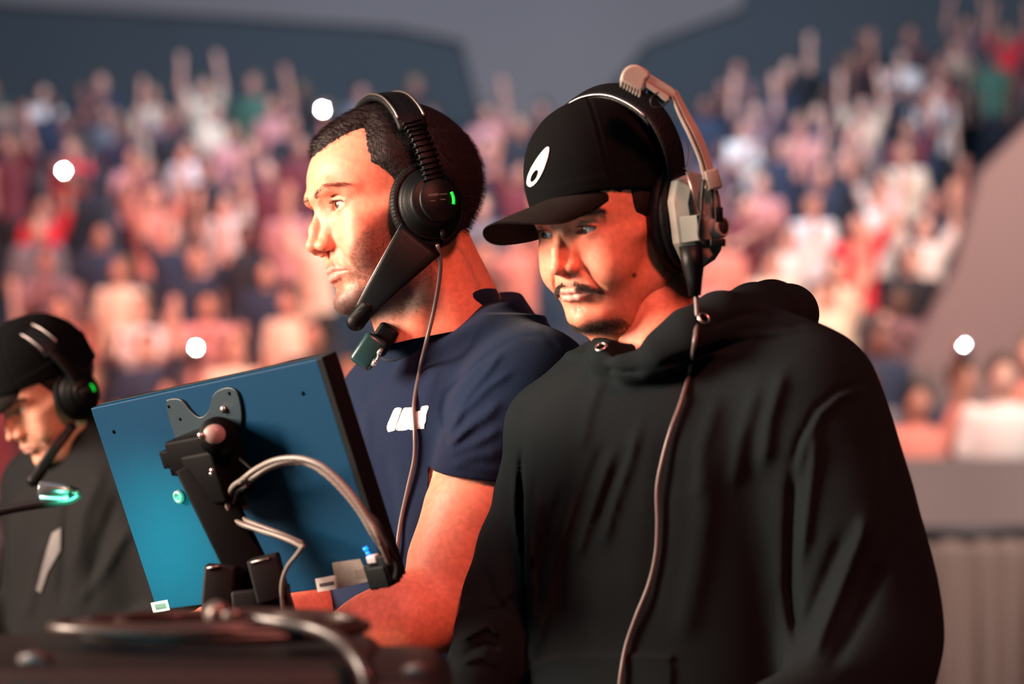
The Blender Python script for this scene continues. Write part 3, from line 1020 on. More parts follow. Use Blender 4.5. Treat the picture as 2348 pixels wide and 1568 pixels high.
def make_cap(man, M, sc, turn=-16, roll=.20, raise_=0.0, brim=True):
    f = Field((-96, -128, 20), (96, 128, 178), 1.7)
    f.ell((0, 4, 52), (84, 107, 104))
    f.ell((0, -30, 84), (62, 66, 66), 26)
    f.cone((0, 0, 60), (0, 0, 20), 84, 84, 10) if False else None
    f.loft([(22, 0, 6, 82, 105, 0), (50, 0, 4, 84, 107, 0), (70, 0, 4, 84, 107, 0)], 6)
    plane_cut(f, (0, -100, 51.5), (roll, -.30, -1.0))
    # seams
    X = f.ax[0][:, None, None]; Y = f.ax[1][None, :, None]; Z = f.ax[2][None, None, :]
    A = np.arctan2(X + 0 * Y, -(Y - 4) + 0 * X)
    for k in (0, 60, -60, 120, -120, 180):
        dd = np.abs(((A - math.radians(k + turn) + math.pi) % (2 * math.pi)) - math.pi) * np.hypot(X, Y - 4)
        f.phi += (.9 * np.exp(-(dd / 1.6) ** 2) - .5 * np.exp(-((dd - 4) / 1.6) ** 2)).astype(np.float32)
    V, F = f.mesh()
    cap = new_obj('cap', raw_mesh('cap', place(V, M, sc), F), man, CAP_CLOTH)
    mb = MB()
    top = HL(M, sc, 0, 2, 157)
    mb.lathe([(.001, .0), (.006, -.0005), (.0065, -.003), (.005, -.006)], Matrix.Translation(top) @ M.to_3x3().to_4x4(), 20)
    mb.build('cap_button', CAP_CLOTH, cap)
    # brim: arched sheet with rounded edge
    nu, nv = 48, 16

    t0 = math.radians(turn)
    fd = Vector((math.sin(t0), -math.cos(t0), 0)); ld = Vector((math.cos(t0), math.sin(t0), 0))

    def bp(u, v, lift):
        th = math.radians(78) * u
        a = Vector((80 * math.sin(th + t0), 4 - 103 * math.cos(th + t0), 0))
        l0 = a.dot(ld)
        end = fd * (98 + 84 * (max(math.cos(th), 0) ** .8 - .15)) + ld * (70 * math.sin(th))
        p = a.lerp(end, v)
        l = p.dot(ld)
        zatt = 56 + roll * a.x - (a.y + 100) * .30
        z = zatt * (1 - v) + (56 + roll * .9 * l) * v - 27 * (l / 70) ** 2 * v ** .8 - 13 * v
        return HL(M, sc, p.x, p.y, z + lift)
    V = []; F = []
    for side, l in ((0, 1.6), (1, -1.2)):
        for i in range(nu + 1):
            for j in range(nv + 1):
                e = (j / nv) ** 8
                V.append(bp(-1 + 2 * i / nu, j / nv, l * (1 - .7 * e)))
    n1 = (nu + 1) * (nv + 1)
    for s in (0, 1):
        for i in range(nu):
            for j in range(nv):
                q = [s * n1 + i * (nv + 1) + j, s * n1 + (i + 1) * (nv + 1) + j, s * n1 + (i + 1) * (nv + 1) + j + 1, s * n1 + i * (nv + 1) + j + 1]
                F.append(tuple(q if s else q[::-1]))
    for i in range(nu):
        a = i * (nv + 1) + nv; b = (i + 1) * (nv + 1) + nv
        F.append((a, b, n1 + b, n1 + a))
    for i in (0, nu):
        for j in range(nv):
            a = i * (nv + 1) + j
            F.append((a, a + 1, n1 + a + 1, n1 + a) if i else (a + 1, a, n1 + a, n1 + a + 1))
    me = raw_mesh('cap_brim', np.array([tuple(v) for v in V]), np.array(F))
    new_obj('cap_brim', me, cap, CAP_BRIM)
    return cap, bvh(cap)


def eyelet(parent, px, py, T, r=.0075):
    h = hit(T, px, py)
    q = h[1].to_track_quat('Z', 'Y').to_matrix().to_4x4()
    mb = MB()
    mb.lathe([(r * .62, -.002), (r * .60, .0012), (r * .75, .0022), (r * .95, .0016), (r, .0)], Matrix.Translation(h[0] + h[1] * .0006) @ q, 28, close=False)
    o = mb.build('eyelet', M_EYELET, parent)
    mb = MB()
    mb.lathe([(.0001, .0006), (r * .62, .0006)], Matrix.Translation(h[0] + h[1] * .0006) @ q, 24, close=False)
    mb.build('eyelet_hole', M_HOLE, o)
    return o


M_HOLE = mat('black_hole', (0.003, 0.003, 0.003), 1, spec=0)


def hoodie_man():
    man = empty('person')
    tag(man, 'man in black hoodie and black cap looking down, beige headset with raised microphone', 'person')
    f = head_field(1.3, nose=1.0, full=4.5, jaw=50, mo=1.0, chin=(0, -79, -88), open=4.0, lidz=-.6, wide=1.05)
    V, F = f.mesh()
    C = head_tints(V, SKIN, (0.52, 0.26, 0.22), beard=.12, beardcol=(0.09, 0.06, 0.05))
    # mole on the cheek
    x, y, z = V.T
    Vw = place(V, H2, S2)
    px, py = project(Vw[:, 0], Vw[:, 1], Vw[:, 2])
    m = np.exp(-(((px - 1454) ** 2 + (py - 631) ** 2) / 6.0 ** 2) ** 2) * (x > 0)
    C = C * (1 - m[:, None] * .9) + np.array((0.04, 0.015, 0.012)) * m[:, None] * .9
    N = normals_of(V, F)
    g = Field((-.16, 2.10, 1.02), (.42, 2.92, 1.66), .004)
    cn = P(1530, 800, 2.70)
    nk = HL(H2, S2, 0, 20, -60)
    g.loft([(1.03, .18, 2.69, .13, .09, -38), (1.2, .18, 2.69, .13, .09, -38), (1.35, .18, 2.69, .13, .09, -38), (1.46, .182, 2.68, .13, .09, -38), (1.52, .19, 2.70, .09, .07, -38)])
    g.chain([(cn.x, cn.y, cn.z - .05, .06), (cn.x, cn.y, cn.z, .057), (nk.x, nk.y, nk.z, .053)], .02)
    g.chain([PR(1270, 985, 2.79, .03), PR(1200, 1260, 2.79, .028), PR(1168, 1375, 2.77, .028), PR(1060, 1640, 2.62, .026)], .01)
    hand(g, P(1060, 1640, 2.62), (-.6, -.8, -.25), (0, .2, -1), .95, .35, side=-1)
    g.chain([PR(1870, 930, 2.60, .04), PR(1975, 1440, 2.54, .034), PR(1850, 1670, 2.37, .03), PR(1700, 1680, 2.28, .026)], .01)
    hand(g, P(1700, 1680, 2.28), (-.8, -.55, -.1), (0, .2, -1), .95, .35, side=1)
    V2, F2 = g.mesh()
    me = raw_mesh('body', np.concatenate([Vw, V2]), np.concatenate([F, F2 + len(Vw)]))
    colour(me, np.concatenate([C, np.tile(np.array(SKIN), (len(V2), 1))]))
    new_obj('body', me, man, M_SKIN)
    for s in (-1, 1):
        eye(man, H2, S2, s, (-.85, -.55, -.42), (0.06, 0.04, 0.03))
        lashes(man, H2, S2, s)
    ax = np.abs(x)
    bl = np.interp(ax, [8, 20, 36, 52, 60], [34, 36, 40, 38, 33])
    w = np.exp(-((z - bl) / 3.8) ** 2 * 1.4) * (ax > 9) * (ax < 56) * (y < -50); w[w < .2] = 0
    for s in (-1, 1):
        r, d = scatter(V, N, w * (x * s > 0), 600, H2, S2, lambda p, n: n * .25 + np.stack([np.sign(p[:, 0]) * .9, 0 * p[:, 0] + .2, .3 - .012 * np.abs(p[:, 0])], 1))
        strands('eyebrow', M_BROW, r, d, .0075, .00018, man)
    # moustache, chin beard
    ml = np.interp(ax, [0, 10, 22, 34], [-44, -44, -49, -59])
    w = np.exp(-((z - ml) / np.interp(ax, [0, 3, 10, 26, 36], [2.2, 3.0, 4.4, 4.2, 2.4])) ** 2 * 1.3) * (ax < 35) * (y < -74) * np.interp(ax, [0, 4, 9], [.35, .6, 1])
    w[w < .22] = 0
    r, d = scatter(V, N, w, 1300, H2, S2, lambda p, n: n * .45 + np.stack([np.sign(p[:, 0]) * (.25 + np.abs(p[:, 0]) * .03), 0 * p[:, 0], 0 * p[:, 0] - .8], 1))
    strands('moustache', M_BROW, r, d, .0056, .00016, man)
    w = np.exp(-((z + 101) / 7) ** 2) * (ax < 42) * (y < -25) + .5 * np.exp(-((z + 74) / 4) ** 2) * (ax < 8) * (y < -80)
    w[w < .15] = 0
    r, d = scatter(V, N, w, 2200, H2, S2, lambda p, n: n * .5 + np.array([0, .1, -.7]))
    strands('chin_beard', M_BROW, r, d, .0035, .00013, man, seg=2)
    # short hair below the cap
    hf = Field((-90, -112, -60), (90, 122, 80), 2.0)
    hf.ell((0, 6, 42), (76, 98, 88)); hf.ell((0, -40, 50), (62, 56, 52), 20); hf.cone((0, 14, -40), (0, 34, -150), 59, 61, 18)
    X = hf.ax[0][:, None, None]; Y = hf.ax[1][None, :, None]; Z = hf.ax[2][None, None, :]
    low = np.interp(Y + 0 * X, [-30, 0, 30, 60, 90], [18, -4, -26, -38, -36])
    t = np.clip(np.minimum(Y + 0 * X + 34 + 0 * Z, (Z - low) * .6) * .4, -4, 4)
    hf.phi = (hf.phi - t).astype(np.float32)
    plane_cut(hf, (0, 0, 72), (0, 0, 1)); plane_cut(hf, (0, 0, -55), (0, 0, -1))
    hf.box((0, -92, 0), (70, 46, 90), 0, 0, 's')
    HV, HF = hf.mesh()
    new_obj('hair', raw_mesh('hair', place(HV, H2, S2), HF), man, M_HAIR)
    cap, CT = make_cap(man, HC, S2)
    cx, cy, a0 = 1236.5, 382.5, math.atan2(428 - 337, 1214 - 1259)
    el = []
    for i in range(40):
        t = 2 * math.pi * i / 40
        u = 50 * math.cos(t); v = 12.5 * math.sin(t) * (1 + .30 * math.cos(t))
        el.append((cx + u * math.cos(a0) - v * math.sin(a0), cy + u * math.sin(a0) + v * math.cos(a0)))
    em = patch('cap_emblem', [el], CT, WHITE_PRINT, cap, .0010, 3, .001)
    el = []
    for i in range(28):
        t = 2 * math.pi * i / 28
        u = 15 * math.cos(t); v = 5.0 * math.sin(t)
        el.append((1228 + u * math.cos(a0) - v * math.sin(a0), 403 + u * math.sin(a0) + v * math.cos(a0)))
    patch('emblem_dot', [el], CT, M_HOLE, em, .0022, 1, .0008)
    # --- hoodie
    f = Field((-.17, 2.16, .93), (.50, 2.98, 1.66), .0030)
    Yw = -38
    f.loft([(.94, .185, 2.69, .172, .148, Yw), (1.168, .178, 2.68, .180, .148, Yw), (1.25, .178, 2.68, .178, .143, Yw), (1.323, .178, 2.68, .178, .14, Yw),
            (1.396, .180, 2.68, .184, .138, Yw), (1.455, .183, 2.68, .184, .132, Yw), (1.495, .188, 2.69, .165, .12, Yw), (1.53, .195, 2.70, .12, .105, Yw)])
    L = PR(1848, 918, 2.585, .069)
    f.chain([PR(1600, 862, 2.70, .07), PR(1740, 850, 2.62, .058), L], .05)
    f.chain([L, PR(1890, 1060, 2.575, .070), PR(1930, 1200, 2.56, .070), PR(1968, 1350, 2.55, .071), PR(1985, 1470, 2.53, .068), PR(1968, 1560, 2.48, .062), PR(1840, 1680, 2.36, .05), PR(1730, 1680, 2.30, .042)], .045)
    f.chain([PR(1520, 870, 2.70, .07), PR(1400, 905, 2.76, .055), PR(1268, 985, 2.79, .052)], .045)
    f.chain([PR(1268, 985, 2.79, .052), PR(1236, 1120, 2.80, .046), PR(1195, 1260, 2.79, .047), PR(1168, 1370, 2.77, .050)], .02)
    f.chain([PR(1168, 1370, 2.77, .050), PR(1140, 1440, 2.74, .044)], .02)
    f.chain([PR(1132, 1452, 2.73, .044), PR(1110, 1530, 2.69, .040), PR(1070, 1620, 2.64, .036)], .012)
    # hood lying round the neck
    hood = [PR(1484, 832, 2.575, .013), PR(1520, 806, 2.565, .021), PR(1580, 768, 2.56, .026), PR(1650, 736, 2.59, .029), PR(1730, 716, 2.66, .030), PR(1768, 712, 2.70, .0315), PR(1808, 720, 2.74, .031), PR(1805, 738, 2.82, .032), PR(1730, 755, 2.89, .032),
            PR(1600, 780, 2.92, .03), PR(1470, 800, 2.87, .024), PR(1410, 815, 2.79, .019), PR(1390, 815, 2.71, .016), PR(1402, 824, 2.64, .017), PR(1445, 836, 2.59, .017), PR(1484, 838, 2.575, .014)]
    f.chain(hood, .016)
    f.chain([PR(1600, 775, 2.575, .018), PR(1700, 755, 2.61, .024), PR(1790, 758, 2.70, .027), PR(1825, 755, 2.78, .026)], .006)
    f.chain([PR(1376, 798, 2.685, .013), PR(1388, 828, 2.63, .016)], .010)
    # neck opening
    f.cone((cn.x + .004, cn.y, cn.z - .045), (nk.x + .004, nk.y, nk.z), .060, .062, .004, 's')
    f.cone(P(1470, 790, 2.62), P(1440, 740, 2.60), .030, .04, .006, 's')
    for pts, a, w in [
        ([(1471, 960), (1431, 1087), (1402, 1174), (1380, 1260)], .004, 13), ([(1409, 1022), (1373, 1120), (1337, 1232), (1322, 1281)], .004, 12),
        ([(1390, 1010), (1350, 1110), (1320, 1200)], -.0035, 12), ([(1450, 1010), (1408, 1110), (1370, 1220)], -.003, 11),
        ([(1320, 1130), (1290, 1232), (1264, 1315), (1254, 1391), (1221, 1520)], .005, 13), ([(1300, 1100), (1262, 1220), (1240, 1330), (1232, 1420)], -.005, 13),
        ([(1238, 1130), (1232, 1217), (1212, 1310)], .004, 9),
        ([(1200, 1000), (1197, 1087), (1197, 1235), (1206, 1362), (1210, 1510)], -.004, 9), ([(1215, 1030), (1212, 1230), (1222, 1400)], .003, 9),
        ([(1180, 1080), (1178, 1180), (1196, 1290), (1200, 1400)], .003, 7),
        ([(1991, 877), (1925, 894), (1869, 938), (1831, 1010), (1808, 1098)], -.003, 7), ([(1980, 892), (1925, 908), (1882, 948), (1848, 1015), (1826, 1098)], .0025, 9),
        ([(1991, 877), (2008, 943), (2030, 1098)], -.002, 6),
        ([(1822, 1060), (1815, 1200), (1812, 1350), (1830, 1500)], -.008, 14), ([(1870, 980), (1866, 1060), (1853, 1170), (1835, 1309)], .004, 12),
        ([(1985, 1180), (1975, 1231), (1914, 1381), (1858, 1519)], .006, 16), ([(1940, 1210), (1880, 1360), (1830, 1480)], -.005, 16), ([(2030, 1280), (1980, 1400), (1900, 1540)], -.005, 16),
        ([(1740, 880), (1700, 1000), (1680, 1130)], .003, 18), ([(1800, 840), (1765, 960), (1750, 1080)], .004, 16), ([(1650, 900), (1610, 1030), (1600, 1160)], .0025, 18),
        ([(1500, 846), (1560, 822), (1650, 795), (1740, 778), (1850, 770)], -.004, 7), ([(1620, 752), (1700, 722), (1790, 715)], -.003, 7), ([(1700, 760), (1780, 745), (1850, 750)], -.003, 6),
        ([(1390, 845), (1430, 852), (1480, 850)], -.004, 5), ([(1380, 860), (1350, 940), (1330, 1040)], .003, 14),
        ([(1640, 1000), (1600, 1300), (1560, 1480)], .003, 30), ([(1540, 950), (1510, 1200), (1480, 1450)], -.003, 26),
        ([(1045, 1475), (1120, 1432), (1150, 1460)], .006, 9), ([(1060, 1500), (1110, 1478), (1150, 1490)], -.005, 7), ([(1050, 1520), (1110, 1505), (1150, 1530)], .004, 8),
        ([(1110, 1300), (1130, 1370), (1180, 1420)], -.004, 9), ([(1110, 1400), (1150, 1400), (1185, 1360)], -.005, 8)]:
        crease(f, pts, a * (1.7 if a > 0 else 1.3), w, 2.80)
    # front pocket
    Yp = 2.60
    a, b = P(1150, 1640, Yp), P(1560, 1490, 2.45)
    sl, X, Y, Z = f.win((P(1190, 0, 2.45).x - .06, 2.40, .95), (.20, 2.72, 1.24))
    px, py = project(X + 0 * Y + 0 * Z, Y + 0 * X + 0 * Z, Z + 0 * X + 0 * Y)
    topl = np.interp(px, [1180, 1210, 1254, 1308, 1427, 1543], [1560, 1529, 1507, 1497, 1498, 1499])
    mk = np.clip((py - topl) / 5, 0, 1) * np.clip((1545 - px) / 5, 0, 1) * np.clip((px - 1200) / 20, 0, 1) * (py < 1800)
    rim = np.exp(-((py - topl - 6) / 5) ** 2) * (px < 1545) * (px > 1205)
    f.phi[sl] -= (.0035 * mk + .0012 * rim).astype(np.float32) * (np.abs(f.phi[sl]) < .03)
    V, F = f.mesh(2)
    hd = new_obj('hoodie', raw_mesh('hoodie', V, F), man, BLACK_FLEECE)
    T = bvh(hd)
    eyelet(hd, 1613, 731, T, .0075)
    eyelet(hd, 1379, 797, T, .0075)
    legs(man, .185, 2.69, Yw, .98)
    return man, T


hoodie, HOOD_T = hoodie_man()


# ------------------------------------------------------------------ the third operator at the left edge
S3 = .82
H3 = pose(-50, 32, -3, P(117, 905, 3.66))
M_JACKET = mat('black_jacket', (0.005, 0.005, 0.006), 0.8, spec=0.15, noise=(500, .5), bump=(500, .4), sheen=.05)


def left_man():
    man = empty('person')
    tag(man, 'man in black cap, headset and black jacket at the left edge, looking down', 'person')
    f = head_field(2.0, full=2, mo=1.0, chin=(0, -79, -89))
    V, F = f.mesh()
    C = head_tints(V, (.68, .34, .24), (0.5, 0.25, 0.22), beard=.1)
    g = Field((-1.15, 3.40, 1.02), (-.45, 4.0, 1.48), .006)
    cn = HL(H3, S3, 0, 34, -120)
    g.loft([(1.03, cn.x + .02, cn.y + .03, .14, .09, -45), (1.2, cn.x + .02, cn.y + .03, .14, .09, -45), (1.36, cn.x, cn.y + .02, .10, .07, -45)])
    g.cone((cn.x + .01, cn.y, cn.z - .1), cn, .06, .056, .02)
    for s in (-1, 1):
        u = Vector((math.cos(math.radians(-45)), math.sin(math.radians(-45)), 0))
        sh = cn + u * s * .15 + Vector((.01, .02, -.09)); el = sh + Vector((0, 0, -.22)) + u * s * .03; wr = el + Vector((-.17, -.14, .0))
        g.chain([(*sh, .035), (*el, .03), (*wr, .024)], .02)
        hand(g, wr, (-.8, -.5, -.1), (0, 0, -1), 1, .4, side=s)
    V2, F2 = g.mesh()
    Vw = place(V, H3, S3)
    me = raw_mesh('body', np.concatenate([Vw, V2]), np.concatenate([F, F2 + len(Vw)]))
    colour(me, np.concatenate([C, np.tile((.68, .34, .24), (len(V2), 1))]))
    new_obj('body', me, man, M_SKIN)
    N = normals_of(V, F)
    for s in (-1, 1):
        eye(man, H3, S3, s, (-.8, -.45, -.45))
        ax = np.abs(V[:, 0]); w = np.exp(-((V[:, 2] - np.interp(ax, [8, 20, 36, 52, 60], [34, 36, 40, 38, 33])) / 3.8) ** 2) * (ax > 9) * (ax < 56) * (V[:, 1] < -50) * (V[:, 0] * s > 0); w[w < .2] = 0
        r, d = scatter(V, N, w, 250, H3, S3, lambda p, n: n * .25 + np.stack([np.sign(p[:, 0]) * .9, 0 * p[:, 0] + .2, .3 + 0 * p[:, 0]], 1))
        strands('eyebrow', M_BROW, r, d, .0075, .0003, man)
    hf = Field((-90, -60, -60), (90, 122, 80), 3.0)
    hf.ell((0, 6, 42), (80, 101, 88)); hf.cone((0, 14, -30), (0, 24, -60), 58, 58, 18)
    plane_cut(hf, (0, 0, 70), (0, 0, 1)); plane_cut(hf, (0, 0, -40), (0, 0, -1)); plane_cut(hf, (0, -18, 0), (0, -1, -.5))
    HV, HF = hf.mesh()
    new_obj('hair', raw_mesh('hair', place(HV, H3, S3), HF), man, M_HAIR)
    make_cap(man, H3, S3, turn=-24, roll=.22)
    # jacket
    f = Field((-1.20, 3.36, .93), (-.38, 4.05, 1.56), .0045)
    Yw = -45
    f.loft([(.94, cn.x + .02, cn.y + .03, .18, .14, Yw), (1.15, cn.x + .02, cn.y + .03, .185, .14, Yw), (1.28, cn.x + .015, cn.y + .03, .185, .135, Yw), (1.36, cn.x + .01, cn.y + .03, .16, .11, Yw), (1.405, cn.x, cn.y + .02, .10, .085, Yw)])
    for s in (-1, 1):
        u = Vector((math.cos(math.radians(-45)), math.sin(math.radians(-45)), 0))
        sh = cn + u * s * .165 + Vector((.01, .02, -.085)); el = sh + Vector((0, 0, -.22)) + u * s * .03; wr = el + Vector((-.15, -.12, .0))
        f.cone(cn + Vector((0, .02, -.05)), sh, .06, .062, .04)
        f.chain([(*sh, .062), (*el, .052), (*wr, .038)], .03)
    f.cone(cn + Vector((.012, .01, -.06)), cn + Vector((.004, .002, .018)), .082, .076, .02)
    f.cone(cn + Vector((0, 0, -.02)), cn + Vector((-.004, 0, .06)), .064, .070, .004, 's')
    for pts, a, w in [([(240, 1060), (190, 1180), (170, 1320)], .006, 18), ([(280, 1120), (230, 1250), (200, 1400)], -.006, 16), ([(300, 1200), (250, 1290), (180, 1390)], .006, 14), ([(160, 1130), (150, 1250), (140, 1400)], -.005, 12), ([(100, 1230), (80, 1330), (60, 1420)], .005, 12)]:
        crease(f, pts, a, w, 3.9)
    V, F = f.mesh()
    jk = new_obj('jacket', raw_mesh('jacket', V, F), man, M_JACKET)
    T = bvh(jk)
    patch('jacket_print', [[(122, 1222), (141, 1210), (140, 1262), (128, 1266), (112, 1310), (96, 1358), (84, 1352), (100, 1290)]], T, mat('grey_print', (.10, .09, .095), .6), jk, .002, 3, .001)
    legs(man, cn.x + .02, cn.y + .03, Yw, .98)
    return man, T


left_m, LEFT_T = left_man()


# ------------------------------------------------------------------ headsets
BLACK_PLASTIC = mat('black_plastic', (0.0025, 0.003, 0.0035), 0.45, spec=0.16, bump=(600, .2))
BLACK_PAD = mat('black_leatherette', (0.003, 0.0035, 0.004), 0.55, spec=0.16, bump=(260, .8))
STEEL_TRIM = mat('brushed_trim', (0.24, 0.21, 0.20), 0.35, metal=.9)
GREEN_LED = mat('green_led', (0.0, .3, .02), .4, emit=((0.0, 1.0, 0.06), .75))
BEIGE = mat('beige_plastic', (0.27, 0.245, 0.21), 0.45, spec=.4, noise=(60, .08), bump=(500, .15))
CABLE_BLACK = mat('black_cable', (0.006, 0.006, 0.007), .45, spec=.2)
CABLE_GREY = mat('grey_cable', (0.10, 0.08, 0.078), .38, spec=.5)
FAINT_PRINT = mat('faint_print', (0.10, 0.11, 0.10), .5)


def side_frame(M, sc, x, y, z, tilt=0.0, s=1):
    """frame whose z axis points out of the ear; local x = back, local y = up; in metres"""
    o = HL(M, sc, x, y, z)
    R = M.to_3x3()
    zx = R @ Vector((s, 0, 0)); up = R @ Vector((0, math.sin(tilt), math.cos(tilt)))
    bx = up.cross(zx).normalized()
    m = Matrix((bx, up, zx)).transposed().to_4x4()
    return Matrix.Translation(o) @ m


def arc_band(pts, wdir, width, thick, n=10):
    """strap along points; wdir = across direction"""
    secs = []
    pts = [Vector(p) for p in pts]
    for i, p in enumerate(pts):
        t = (pts[min(i + 1, len(pts) - 1)] - pts[max(i - 1, 0)]).normalized()
        w = (wdir - t * wdir.dot(t)).normalized()
        nrm = t.cross(w).normalized()
        W = width[i] if hasattr(width, '__len__') else width
        secs.append([p + w * (math.copysign(abs(math.cos(a)) ** .6, math.cos(a)) * W / 2) + nrm * (math.copysign(abs(math.sin(a)) ** .6, math.sin(a)) * thick / 2) for a in np.linspace(0, 2 * math.pi, 16, endpoint=False)])
    mb = MB(); mb.strip(secs)
    return mb


def comms_headset(M, sc, label, boom, cable, T):
    hs = empty('headset')
    tag(hs, label, 'headset')
    mm = .001 * sc
    for s in (1, -1):
        fr = side_frame(M, sc, s * 70, 8, -5, .10, s) @ Matrix.Scale(.94, 4)
        cup = MB()
        cup.lathe([(30 * mm, 14 * mm), (40 * mm, 15 * mm), (41 * mm, 22 * mm), (39 * mm, 26 * mm), (36.5 * mm, 27 * mm), (36 * mm, 29.5 * mm), (33.5 * mm, 30 * mm), (33 * mm, 32 * mm), (30.5 * mm, 32.5 * mm), (30 * mm, 35 * mm), (27 * mm, 37 * mm), (.1 * mm, 37.5 * mm)], fr, 64, sy=1.08)
        c = cup.build('ear_cup', BLACK_PLASTIC, hs)
        pad = MB()
        prof = [(28, 3), (34, 0), (42, 1), (47.5, 6), (48.5, 11), (46, 16), (41.5, 18), (39, 16)]
        pad.lathe([(r * mm, h * mm) for r, h in prof], fr, 72, sy=1.12, close=False)
        # stitched ribs round the cushion
        for i in range(72):
            a = 2 * math.pi * i / 72
            p = [fr @ Vector((math.cos(a) * r * mm, math.sin(a) * r * mm * 1.12, h * mm)) for r, h in ((46.2, 15.6), (48.4, 11.5), (47.6, 7))]
            pad.tube(p, .55 * mm, 5)
        pad.build('ear_cushion', BLACK_PAD, hs)
        pl = MB()
        pl.lathe([(22 * mm, 37 * mm), (25 * mm, 38 * mm), (25 * mm, 41 * mm), (23 * mm, 43 * mm), (.1 * mm, 43 * mm)], fr @ Matrix.Translation((4 * mm, 0, 0)), 48, sy=1.1)
        pl.build('cup_plate', BLACK_PLASTIC, c)
        if s == 1:
            led = MB()
            P0 = [fr @ Vector(((4 + 17.6 * math.cos(a)) * mm, 19 * math.sin(a) * mm, 43.4 * mm)) for a in np.linspace(-.32, .5, 8)]
            led.tube(P0, 1.9 * mm, 8)
            led.build('status_light', GREEN_LED, c)
            tx = MB()
            for (u, v, w) in ((-9, 5.6, 1.2), (-6.5, 5.8, 1.2), (-4, 6.0, 1.2), (-1.5, 6.2, 1.2), (1, 6.4, 1.2), (6.5, 6.6, 3.2), (11, 6.8, 3.0), (-5, -1.2, 3), (8, .2, 3.2)):
                tx.box(fr @ Vector((u * mm, v * mm, 43.2 * mm)), (w * mm, (1.6 if w < 2 else .6) * mm, .3 * mm), fr.to_3x3())
            tx.build('cup_marking', FAINT_PRINT, c)
            gl = MB()
            gl.tube([fr @ Vector((8 * mm, -34 * mm, 30 * mm)), fr @ Vector((9 * mm, -46 * mm, 30 * mm))], [4.2 * mm, 2.6 * mm], 12)
            gl.build('cable_gland', BLACK_PLASTIC, c)
        # ribbed yoke arm
        yk = MB()
        arm = spline([HL(M, sc, s * 105, 12, 18), HL(M, sc, s * 105, 10, 42), HL(M, sc, s * 99, 7, 70), HL(M, sc, s * 89, 4, 92)], 8)
        wd = M.to_3x3() @ Vector((0, 1, -.15))
        bmb = arc_band(arm, wd, 21 * mm, 7 * mm)
        yk.V, yk.F, yk.S = bmb.V, bmb.F, bmb.S
        n = len(arm)
        for i in range(1, n - 1, 2):
            p = Vector(arm[i]); t = (Vector(arm[i + 1]) - Vector(arm[i - 1])).normalized()
            w = (wd - t * wd.dot(t)).normalized(); nn = t.cross(w)
            if nn.dot(M.to_3x3() @ Vector((s, 0, 0))) < 0: nn = -nn
            yk.tube([p - w * 12.5 * mm, p - w * 11 * mm + nn * 4.6 * mm, p + w * 11 * mm + nn * 4.6 * mm, p + w * 12.5 * mm], 1.5 * mm, 8)
        yk.build('yoke', BLACK_PLASTIC, hs)
    band = spline([HL(M, sc, x, y_, z) for x, y_, z in ((-91, 5, 84), (-81, 4, 106), (-58, 3, 127), (-28, 2, 139), (0, 2, 142), (28, 2, 139), (58, 3, 127), (81, 4, 106), (91, 5, 84))], 6)
    wd = M.to_3x3() @ Vector((0, 1, 0))
    b = arc_band(band, wd, 36 * mm, 10 * mm).build('headband', BLACK_PAD, hs)
    for e in (-1, 1):
        tr = MB()
        tr.tube([Vector(p) + wd * e * 16 * mm + (Vector(p) - HL(M, sc, 0, -10, 60)).normalized() * 4.5 * mm for p in band[3:-3]], 1.7 * mm, 8)
        tr.build('band_trim', STEEL_TRIM, b)
    if boom:
        a, e, w0, w1 = boom
        a = P(*a); e = P(*e)
        t = (e - a).normalized()
        pts = [a.lerp(e, k) + Vector((0, -.012, 0)) * math.sin(k * math.pi) for k in np.linspace(0, 1, 14)]
        across = t.cross(Vector((0, 1, 0))).normalized()
        bm_ = arc_band(pts, across, [w0 + (w1 - w0) * k for k in np.linspace(0, 1, 14)], .008)
        bo = bm_.build('microphone_boom', BLACK_PLASTIC, hs)
        ed = MB()
        ed.tube([p + across * (1 if across.x < 0 else -1) * ((w0 + (w1 - w0) * k) / 2 - .001) for p, k in zip(pts, np.linspace(0, 1, 14))], .0013, 6)
        ed.build('boom_edge', STEEL_TRIM if sc > 1.05 else BLACK_PLASTIC, bo)
        f = Field(e - Vector((.03, .03, .03)), e + Vector((.03, .03, .03)), .0011)
        f.cone(e - t * .012, e + t * .010, w1 * .52, w1 * .56)
        V, F = f.mesh(0)
        k = np.sin(V[:, 0] * 2100) * np.sin(V[:, 2] * 2100) * .0004
        V[:, 1] -= k
        new_obj('microphone', raw_mesh('microphone', V, F), bo, BLACK_PLASTIC)
    if cable:
        curve_tube(lay(T, cable, .006, M.translation.y - .12), .0026, 8, 8).build('headset_cable', CABLE_GREY, hs)
    return hs


comms_headset(H1, S1, 'black headset with green light on the ear cup, worn by the man in navy t-shirt',
              ((965, 548, 2.876), (828, 722, 2.885), .060, .021),
              [(1003, 560, 2.875), (1010, 600, 2.88), (1006, 650, 2.885), (994, 715, 2.89), (976, 790, 2.89), (962, 850), (949, 930), (951, 990), (950, 1050), (935, 1120), (918, 1200), (906, 1290), (900, 1330)], NAVY_T)


